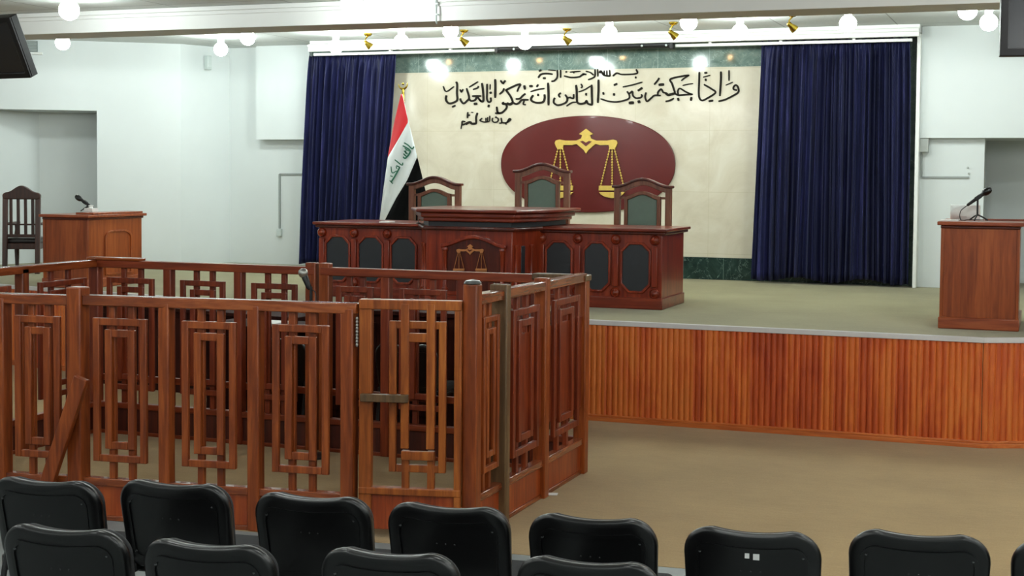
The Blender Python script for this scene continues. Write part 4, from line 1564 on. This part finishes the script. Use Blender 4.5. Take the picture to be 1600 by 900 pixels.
MB().tube(catmull([mt, mt + Vector((0.06, -0.02, -0.04)), mt + Vector((0.05, -0.03, -0.3)), (mt.x + 0.03, ym - 0.03, 0.5), (mt.x + 0.05, ym - 0.05, 0.012)], 8), 0.004, 8).build('cable', M['blackmatte'], fm)


# ------------------------------------------- dark desks behind the dock
def dark_desk(x0, x1, y0, y1, z, label, rot_y=0.0):
    t = thing('clerk_desk', label, 'desk', ((x0 + x1) / 2, (y0 + y1) / 2, 0), 'dark clerks desks')
    sh = lambda x: rot_y * (x1 - x)
    def bx8(a, b, c, d_, e, f_):
        return [(a, c + sh(a), e), (b, c + sh(b), e), (b, d_ + sh(b), e), (a, d_ + sh(a), e),
                (a, c + sh(a), f_), (b, c + sh(b), f_), (b, d_ + sh(b), f_), (a, d_ + sh(a), f_)]
    MB().hexa(bx8(x0 + 0.02, x1 - 0.02, y0 + 0.03, y1 - 0.02, 0.0, z - 0.03)).build('cabinet', M['deskdark'], t, bevel=0.004)
    MB().hexa(bx8(x0, x1, y0 - 0.02, y1, z - 0.035, z)).build('worktop', M['deskdark'], t, bevel=0.006)
    n = max(2, int((x1 - x0) / 0.5))
    for i in range(n):
        a = x0 + 0.08 + (x1 - x0 - 0.08) * i / n
        b_ = x0 + (x1 - x0 - 0.08) * (i + 1) / n
        MB().hexa(bx8(a, b_, y0 + 0.018, y0 + 0.035, 0.12, z - 0.1)).build('dark_panel', M['deskdark'], t, bevel=0.004)
    return t


dark_desk(-8.7, -6.15, 11.0, 11.38, 0.79, 'long dark clerk desk seen through the back of the dock, below the stage edge', 0.2)
dark_desk(-5.72, -3.75, 10.36, 10.9, 0.955, 'tall dark clerk counter just behind the right half of the dock')
dark_desk(-6.7, -5.8, 10.36, 10.9, 0.775, 'small low dark desk with white papers behind the dock')
q = at_z(419, 533, 0.78)
q = Vector((at_y(419, 533, 10.5).x, 10.5, 0.776))
tag(MB().box(q.x - 0.08, q.x + 0.12, 10.4, 10.65, 0.776, 0.80).build('paper_stack', M['paper'], bevel=0.002),
    'white stack of papers on the small low desk behind the dock', 'paper')


# ============================================================ audience chairs
def audience_chair():
    t = thing('audience_chair', 'x', 'chair', (0, 0, 0), 'black audience chairs')
    W2, zlo, zhi, rc = 0.243, 0.43, 0.805, 0.10

    def outline(w2, z0, z1, rc, rb, sag, n=8):
        pts = []
        for i in range(n + 1):
            a = PI / 2 * i / n
            pts.append((w2 - rc + rc * math.sin(a), z1 - rc + rc * math.cos(a)))
        for i in range(n + 1):
            a = PI / 2 * i / n
            pts.append((w2 * 0.97 - rb + rb * math.cos(a), z0 + rb - rb * math.sin(a)))
        pts += [(-x, z) for x, z in pts[::-1]]
        # fine top edge with a slight sag
        top = []
        K = 14
        for i in range(1, K):
            u = -1 + 2 * i / K
            x = u * (w2 - rc)
            top.append((x, z1 - sag * (1 - u * u)))
        return pts + top

    def bend(x, z):
        return 0.55 * x * x - 0.22 * (z - 0.43)      # sides curve forwards, top leans back

    def shell(w2, z0, z1, rc, rb, sag, ya, yb, name, mat, bev):
        o = outline(w2, z0, z1, rc, rb, sag)
        # inset rings give a rounded cushion surface
        m = MB()
        rings = [(1.0, 0.0), (0.965, 1.0), (0.80, 1.0), (0.5, 1.0), (0.2, 1.0)]
        cz = (z0 + z1) / 2
        n = len(o)
        def ringpts(s_, y):
            return [(x * s_, y + bend(x * s_, cz + (z - cz) * s_), cz + (z - cz) * s_) for x, z in o]
        layers = [ringpts(0.2, yb), ringpts(0.5, yb), ringpts(0.8, yb), ringpts(0.94, yb), ringpts(0.985, yb - (yb - ya) * 0.12), ringpts(1.0, (ya + yb) / 2),
                  ringpts(0.985, ya + (yb - ya) * 0.12), ringpts(0.94, ya), ringpts(0.8, ya), ringpts(0.5, ya), ringpts(0.2, ya)]
        vs_, fs = [], []
        for L in layers:
            vs_ += L
        for i in range(len(layers) - 1):
            for k in range(n):
                k2 = (k + 1) % n
                fs.append((i * n + k, i * n + k2, (i + 1) * n + k2, (i + 1) * n + k))
        fs.append(tuple(range(n)))
        fs.append(tuple((len(layers) - 1) * n + k for k in range(n))[::-1])
        m.add(vs_, fs)
        return m.build(name, mat, t, smooth=60)
    shell(W2, zlo, zhi, rc, 0.07, 0.012, -0.03, 0.02, 'back_shell', M['blackplastic'], 0)
    shell(W2 - 0.012, zlo + 0.01, zhi - 0.008, rc - 0.008, 0.06, 0.012, 0.012, 0.06, 'back_cushion', M['blackfabric'], 0)
    # raised border on the rear of the shell
    o = outline(W2 - 0.042, zlo + 0.04, zhi - 0.055, 0.055, 0.04, 0.008)
    i_ = outline(W2 - 0.056, zlo + 0.054, zhi - 0.069, 0.045, 0.03, 0.008)
    m = MB()
    n = len(o)
    vs_ = []
    for pts_, y in ((o, -0.029), (o, -0.036), (i_, -0.036), (i_, -0.029)):
        vs_ += [(x, y + bend(x, z), z) for x, z in pts_]
    fs = []
    for a in range(3):
        for k in range(n):
            k2 = (k + 1) % n
            fs.append((a * n + k, a * n + k2, (a + 1) * n + k2, (a + 1) * n + k))
    m.add(vs_, fs)
    m.build('back_border', M['blackplastic'], t, smooth=50)
    for x, z in ((-0.182, 0.715), (0.182, 0.715), (-0.182, 0.50), (0.182, 0.50)):
        MB().sphere((x, -0.031 + bend(x, z), z), 0.006, 10, 6).build('screw', M['greyframe'], t)
    for x in (-0.035, 0, 0.035):
        MB().sphere((x, -0.029 + bend(x, 0.655), 0.655), 0.004, 8, 6).build('rivet', M['blackmatte'], t)
    MB().box(-0.235, 0.235, 0.03, 0.45, 0.415, 0.475).build('seat', M['blackfabric'], t, bevel=0.025, seg=3)
    MB().box(-0.225, 0.225, 0.05, 0.43, 0.39, 0.42).build('seat_pan', M['blackplastic'], t, bevel=0.008)
    for s_ in (-1, 1):
        x = s_ * 0.222
        MB().tube(catmull([(x, -0.09, 0.012), (x, -0.02, 0.36), (x * 0.97, 0.0, 0.46), (x * 0.93, 0.035 - 0.04, 0.56)], 6), 0.0125, 12).build('rear_leg', M['blackmatte'], t)
        MB().tube(catmull([(x, 0.43, 0.012), (x, 0.40, 0.36), (x, 0.34, 0.405), (x, 0.0, 0.405)], 6), 0.0125, 12).build('front_leg', M['blackmatte'], t)
        MB().box(x - 0.022, x + 0.022, -0.0, 0.05, 0.40, 0.46).build('seat_bracket', M['blackplastic'], t, bevel=0.008)
    return t


ch = audience_chair()
row1 = [(60, 752, 'black audience chair cut by the left picture edge, in the front row'),
        (262, 757, 'second black audience chair from the left in the front row, below the dock posts'),
        (480, 777, 'black front-row audience chair below the last lattice panel before the dock gate'),
        (694, 793, 'black front-row audience chair directly below the dock gate'),
        (921, 811, 'black front-row audience chair just right of the dock corner, on the beige carpet side'),
        (1173, 832, 'black front-row audience chair with two small white stickers on its back'),
        (1437, 837, 'last complete black audience chair on the right of the front row'),
        (1700, 853, 'black front-row audience chair cut by the right picture edge')]
row2 = [(88, 828, 'black second-row audience chair at the bottom left corner'),
        (314, 852, 'second black chair from the left in the second row, seen only by its top'),
        (600, 866, 'black second-row chair whose top shows between the third and fourth front-row chairs'),
        (914, 880, 'rightmost black second-row chair, its top edge just rising in front of the front row')]
first = True
ang1 = math.atan2(0.29, 2.85)
stick = None
for row in (row1, row2):
    for u, v, lab in row:
        p = at_z(u, v, 0.80)
        yaw = ang1
        # back top is offset a little to the rear of the seat origin
        off = Vector((0.11 * math.sin(-yaw) * -1, 0.11 * math.cos(yaw)))
        loc = (p.x - math.sin(yaw) * 0.10, p.y + 0.10, 0.0)
        if first:
            ch.location = loc
            ch.rotation_euler = (0, 0, yaw)
            ch['label'] = lab
            first = False
            o = ch
        else:
            o = dup(ch, loc, yaw, lab)
        if 'stickers' in lab:
            stick = o
# two small stickers on the marked chair
for k_, (a, b, w_, h_) in enumerate(((-0.012, 0.715, 0.016, 0.018), (0.02, 0.713, 0.022, 0.022))):
    y = -0.0335 + 0.55 * a * a - 0.22 * (b - 0.43)
    m = MB().box(a - w_ / 2, a + w_ / 2, y - 0.0012, y, b - h_ / 2, b + h_ / 2)
    s_ = m.build('sticker', M['chalk'], None, smooth=0)
    s_.parent = stick
# two more chairs beyond the dock, by the clerks' desk
for u, Y, lab in ((449, 9.72, 'black chair at the clerk desk, glimpsed through the lattice left of the gate'), (648, 9.74, 'black chair at the clerk desk, glimpsed through the dock gate')):
    p = at_y(u, 560, Y)
    dup(ch, (p.x, Y - 0.12, 0.0), 0.05, lab, 'black chairs at the clerk desk')

# ================================================================= television
def tv(loc, w_, h_, yaw, tilt, label, drop):
    t = thing('television', label, 'television', loc)
    R = Matrix.Rotation(yaw, 3, 'Z') @ Matrix.Rotation(tilt, 3, 'X')
    L = Vector(loc)

    def place(m):
        m.v = [L + R @ v for v in m.v]
        return m
    bz = 0.045
    place(MB().box(-w_ / 2, w_ / 2, 0.0, 0.07, -h_ / 2, h_ / 2)).build('casing', M['tvbezel'], t, bevel=0.006)
    m = MB().ring([(-w_ / 2, -h_ / 2), (w_ / 2, -h_ / 2), (w_ / 2, h_ / 2), (-w_ / 2, h_ / 2)],
                  [(-w_ / 2 + bz, -h_ / 2 + bz), (w_ / 2 - bz, -h_ / 2 + bz), (w_ / 2 - bz, h_ / 2 - bz), (-w_ / 2 + bz, h_ / 2 - bz)], -0.018, 0.0)
    place(m).build('bezel', M['tvbezel'], t, bevel=0.004)
    place(MB().box(-w_ / 2 + bz, w_ / 2 - bz, -0.006, 0.001, -h_ / 2 + bz, h_ / 2 - bz)).build('screen', M['screen'], t)
    place(MB().box(-0.1, 0.1, 0.07, 0.10, -0.12, 0.12)).build('mount_plate', M['blackmatte'], t)
    e = L + R @ Vector((0, 0.085, 0))
    MB().tube([e, (e.x, e.y, drop)], 0.02, 14).build('ceiling_pole', M['greybox'], t)
    return t


# right television: vertical left edge at the frame edge
Yt = 8.6
a, b = at_y(1562, 88, Yt), at_y(1562, -40, Yt)
hh = a.z
tw, th_ = 0.95, 0.60
tv((a.x + tw / 2 * math.cos(0.12), Yt + tw / 2 * math.sin(0.12), hh + th_ / 2), tw, th_, 0.12, 0.0, 'black wall television hanging at the top right corner', ZH)
# left television: bottom right corner at (48,122), top right at (28,32)
Yt = 9.3
c0 = at_y(48, 122, Yt)
yaw_ = -0.12
tilt_ = math.atan(0.222 / math.sin(PSI - yaw_))
th_ = 90 * (c0 - CAM).dot(fw) / F / math.cos(tilt_)
R_ = Matrix.Rotation(yaw_, 3, 'Z') @ Matrix.Rotation(tilt_, 3, 'X')
tw = 0.78
cen = c0 + R_ @ Vector((-tw / 2, 0.018, th_ / 2))
tv(tuple(cen), tw, th_, yaw_, tilt_, 'black tilted television hanging at the top left corner', ZH)

# ====================================================================== lamps
HALL_FILL = [(X, Y, 46) for Y in (5.4, 2.6, -0.4) for X in (-9.6, -6.6, -3.8, -1.0, 1.8, 4.0)] + \
    [(0.6, 9.6, 46), (3.0, 9.6, 46), (0.6, 7.6, 46), (3.0, 7.6, 46), (-11.5, 8.5, 46)]

def globe(loc_centre, zc, label, group, r=0.082):
    t = thing('pendant_globe_lamp', label, 'ceiling lamp', (loc_centre.x, loc_centre.y, zc), group)
    x, y, z = loc_centre
    MB().lathe([(0.055, 0), (0.055, -0.012), (0.042, -0.028), (0.036, -(zc - z) + r * 0.86)], (x, y, zc), (0, 0, 1), 20).build('holder', M['whiteplastic'], t)
    MB().sphere((x, y, z), r, 20, 14).build('globe', M['globe'], t, smooth=80)
    return t


gA = 'white globe lamps on the stage ceiling'
lampA = [(98, 67, 'leftmost of the row of globe lamps nearest the beam, over the left niche'),
         (387, 59, 'lone globe lamp on the stage ceiling above the left recess'),
         (704, 48, 'globe lamp close behind the beam, above the left end of the calligraphy'),
         (1076, 35, 'globe lamp close behind the beam, above the right part of the calligraphy'),
         (1512, 17, 'globe lamp partly hidden by the beam near the right television')]
lampB = [(345, 76, 'globe lamp against the bright left pier'),
         (525, 73, 'globe lamp in front of the left curtain top'),
         (627, 65, 'globe lamp at the right edge of the left curtain'),
         (820, 66, 'globe lamp in front of the left half of the black roller screen'),
         (952, 52, 'globe lamp above the right half of the black roller screen'),
         (1156, 50, 'globe lamp just left of the right curtain'),
         (1325, 37, 'globe lamp in front of the right curtain top'),
         (1545, 35, 'globe lamp against the white right wall beside the television')]
gl0 = None
for u, v, lab in lampA + lampB:
    c = at_z(u, v, 3.535) if u != 345 else at_y(345, 73, 15.1)
    if gl0 is None:
        gl0 = globe(c, ZC, lab, gA)
        gl0c = c.copy()
    else:
        dup(gl0, (c.x, c.y, ZC), 0, lab)
gB = 'white globe lamps on the hall ceiling'
hall = []
for u, v, lab in ((108, 16, 'globe lamp on the hall ceiling in front of the beam, above the left television'),
                  (549, 5, 'globe lamp hanging in front of the beam, cut by the top picture edge')):
    c = at_z(u, v, 3.455)
    hall.append((c.x, c.y, lab))
g2 = None
for X, Y, lab in hall:
    if g2 is None:
        g2 = globe(Vector((X, Y, 3.455)), ZH, lab, gB, 0.088)
    else:
        dup(g2, (X, Y, ZH), 0, lab)


# unseen point lamps added over the hall to light dock, carpet and stage face
for X, Y, e in HALL_FILL:
    ld = bpy.data.lights.new('hall_fill_lamp', 'POINT')
    ld.energy = e
    ld.shadow_soft_size = 0.09
    ld.color = (0.96, 1.0, 0.97)
    lo = bpy.data.objects.new('hall_fill_lamp', ld)
    lo.location = (X, Y, 3.42)
    COL.objects.link(lo)


def spot(p, label):
    t = thing('spotlight', label, 'spotlight', (p.x, p.y, ZC), 'brass spotlights above the panel')
    MB().lathe([(0.05, 0), (0.05, -0.012), (0.03, -0.03), (0.008, -0.034)], (p.x, p.y, ZC), (0, 0, 1), 20).build('mount', M['brass'], t)
    MB().tube(catmull([(p.x, p.y, ZC - 0.03), (p.x - 0.03, p.y - 0.01, ZC - 0.07), (p.x - 0.02, p.y, p.z + 0.01)], 6), 0.008, 10).build('arm', M['brass'], t)
    ax = Vector((0.55, 0.35, -0.55)).normalized()
    c = Vector((p.x - 0.03, p.y, p.z + 0.02))
    MB().lathe([(0.014, -0.024), (0.024, -0.012), (0.027, 0.022), (0.038, 0.05), (0.044, 0.082), (0.040, 0.082), (0.03, 0.045), (0.008, 0.015)], c, ax, 22).build('head', M['brass'], t)
    MB().sphere(c + ax * 0.06, 0.024, 14, 10).build('bulb', M['warmbulb'], t)
    return t


s0 = None
for u, v, lab in ((575, 69, 'brass ceiling spotlight above the left curtain'), (725, 64, 'brass ceiling spotlight above the left end of the calligraphy'),
                  (886, 62, 'brass ceiling spotlight above the middle of the black roller screen'), (1052, 53, 'brass ceiling spotlight at the right end of the black roller screen'),
                  (1238, 41, 'brass ceiling spotlight above the left part of the right curtain')):
    p = at_z(u, v, 3.575)
    if s0 is None:
        s0 = spot(p, lab)
    else:
        dup(s0, (p.x, p.y, ZC), 0, lab)

# ============================================================= small fittings
# grille high on the left wall, white box on the pier return, trunking, cable
g0 = at_plane(48, 72, A + N_ * 0.03, B + N_ * 0.03)
ex = D_
t = thing('air_vent', 'small grey louvred air vent high on the left wall beside the television', 'air vent', g0)
m = MB()
p0, p1 = at_plane(32, 72, A + N_ * 0.02, B + N_ * 0.02), at_plane(59, 72, A + N_ * 0.02, B + N_ * 0.02)
z0_, z1_ = at_plane(48, 81, A, B).z, at_plane(48, 64, A, B).z
m = MB().obar((p0.x, p0.y, (z0_ + z1_) / 2), (p1.x, p1.y, (z0_ + z1_) / 2), z1_ - z0_, 0.05, (0, 0, 1))
m.build('casing', M['grille'], t, bevel=0.006)
m = MB()
for i in range(7):
    z = z0_ + (z1_ - z0_) * (i + 0.5) / 7
    a_, b_ = p0.lerp(p1, 0.06) + N_ * 0.03, p0.lerp(p1, 0.94) + N_ * 0.03
    m.obar((a_.x, a_.y, z), (b_.x, b_.y, z), 0.008, 0.02, (0, 0, 1))
m.build('louvre', M['greybox'], t)
m = MB().obar((p0.x, p0.y, z0_ - 0.02), (p1.x + 0.06 * D_.x, p1.y + 0.06 * D_.y, z0_ - 0.02), 0.03, 0.08, (0, 0, 1))
m.build('sill', M['trimwhite'], t, bevel=0.004)

rn = (C_ - B)
rn = Vector((rn.y, -rn.x, 0)).normalized()
q = at_plane(325, 98, B + rn * 0.05, C_ + rn * 0.05)
t = thing('emergency_light', 'small white box fitting high on the side of the left pier', 'wall light', q)
dz = abs(at_plane(325, 88, B, C_).z - at_plane(325, 110, B, C_).z) / 2
dd = (C_ - B).normalized()
MB().obar(q - dd * 0.035, q + dd * 0.035, dz * 2, 0.08, (0, 0, 1)).build('casing', M['whiteplastic'], t, bevel=0.01)
MB().obar(q - dd * 0.025 + rn * 0.042, q + dd * 0.025 + rn * 0.042, dz * 1.3, 0.012, (0, 0, 1)).build('diffuser', M['whiteplastic'], t, bevel=0.004)

yq = YW + 0.11
t = thing('cable_trunking', 'thin grey cable trunking with a switch on the wall left of the navy curtain', 'cable trunking', at_y(437, 320, yq))
a_, b_, c_ = at_y(437, 272, yq), at_y(474, 272, yq), at_y(437, 362, yq)
MB().obar(a_, b_, 0.022, 0.02, (0, 0, 1)).build('conduit', M['conduit'], t)
MB().obar(a_, c_, 0.022, 0.02, (1, 0, 0)).build('conduit', M['conduit'], t)
MB().box(c_.x - 0.035, c_.x + 0.035, yq - 0.03, yq + 0.01, c_.z - 0.06, c_.z + 0.04).build('switch_box', M['whiteplastic'], t, bevel=0.006)

yq = YR + 0.11
a_, b_, c_, d_ = at_y(1440, 240, yq), at_y(1440, 277, yq), at_y(1514, 277, yq), at_y(1514, 266, yq)
t = thing('cable_trunking', 'thin grey cable trunking with a grey box under the right wall overhang', 'cable trunking', b_)
MB().obar(a_, b_, 0.02, 0.02, (1, 0, 0)).build('conduit', M['conduit'], t)
MB().obar(b_, c_, 0.02, 0.02, (0, 0, 1)).build('conduit', M['conduit'], t)
e0, e1 = at_y(1434, 238, yq), at_y(1452, 218, yq)
MB().box(e0.x, e1.x, yq - 0.09, yq + 0.01, e0.z, zs).build('junction_box', M['greybox'], t, bevel=0.006)
for u, v in ((1512, 262), (1514, 271)):
    f = at_y(u, v, yq)
    MB().lathe([(0.012, 0), (0.012, 0.015), (0.004, 0.02)], (f.x, yq + 0.01, f.z), (0, -1, 0), 12).build('wall_plug', M['greybox'], t)

q0, q1 = at_y(682, 0, YS - 0.03), at_y(682, 37, YS - 0.03)
t = thing('beam_cable', 'thin white cable running down the face of the ceiling beam', 'cable', (q0.x, YS - 0.03, ZH))
MB().tube([(q0.x, YS - 0.034, ZH - 0.001), (q0.x, YS - 0.034, q1.z + 0.03), (q0.x + 0.0, YS - 0.022, q1.z)], 0.008, 10).build('cable', M['conduit'], t)
for k_ in range(2):
    z = ZH - 0.06 - k_ * 0.09
    MB().box(q0.x - 0.014, q0.x + 0.014, YS - 0.045, YS - 0.0, z - 0.006, z + 0.006).build('clip', M['whiteplastic'], t)
# scrap of paper on the carpet by the dock
q = at_z(858, 774, 0)
tag(MB().obar((q.x - 0.05, q.y, 0.006), (q.x + 0.05, q.y + 0.02, 0.008), 0.05, 0.006).build('paper_scrap', M['paper']), 'scrap of pale paper on the carpet at the foot of the dock side', 'paper')
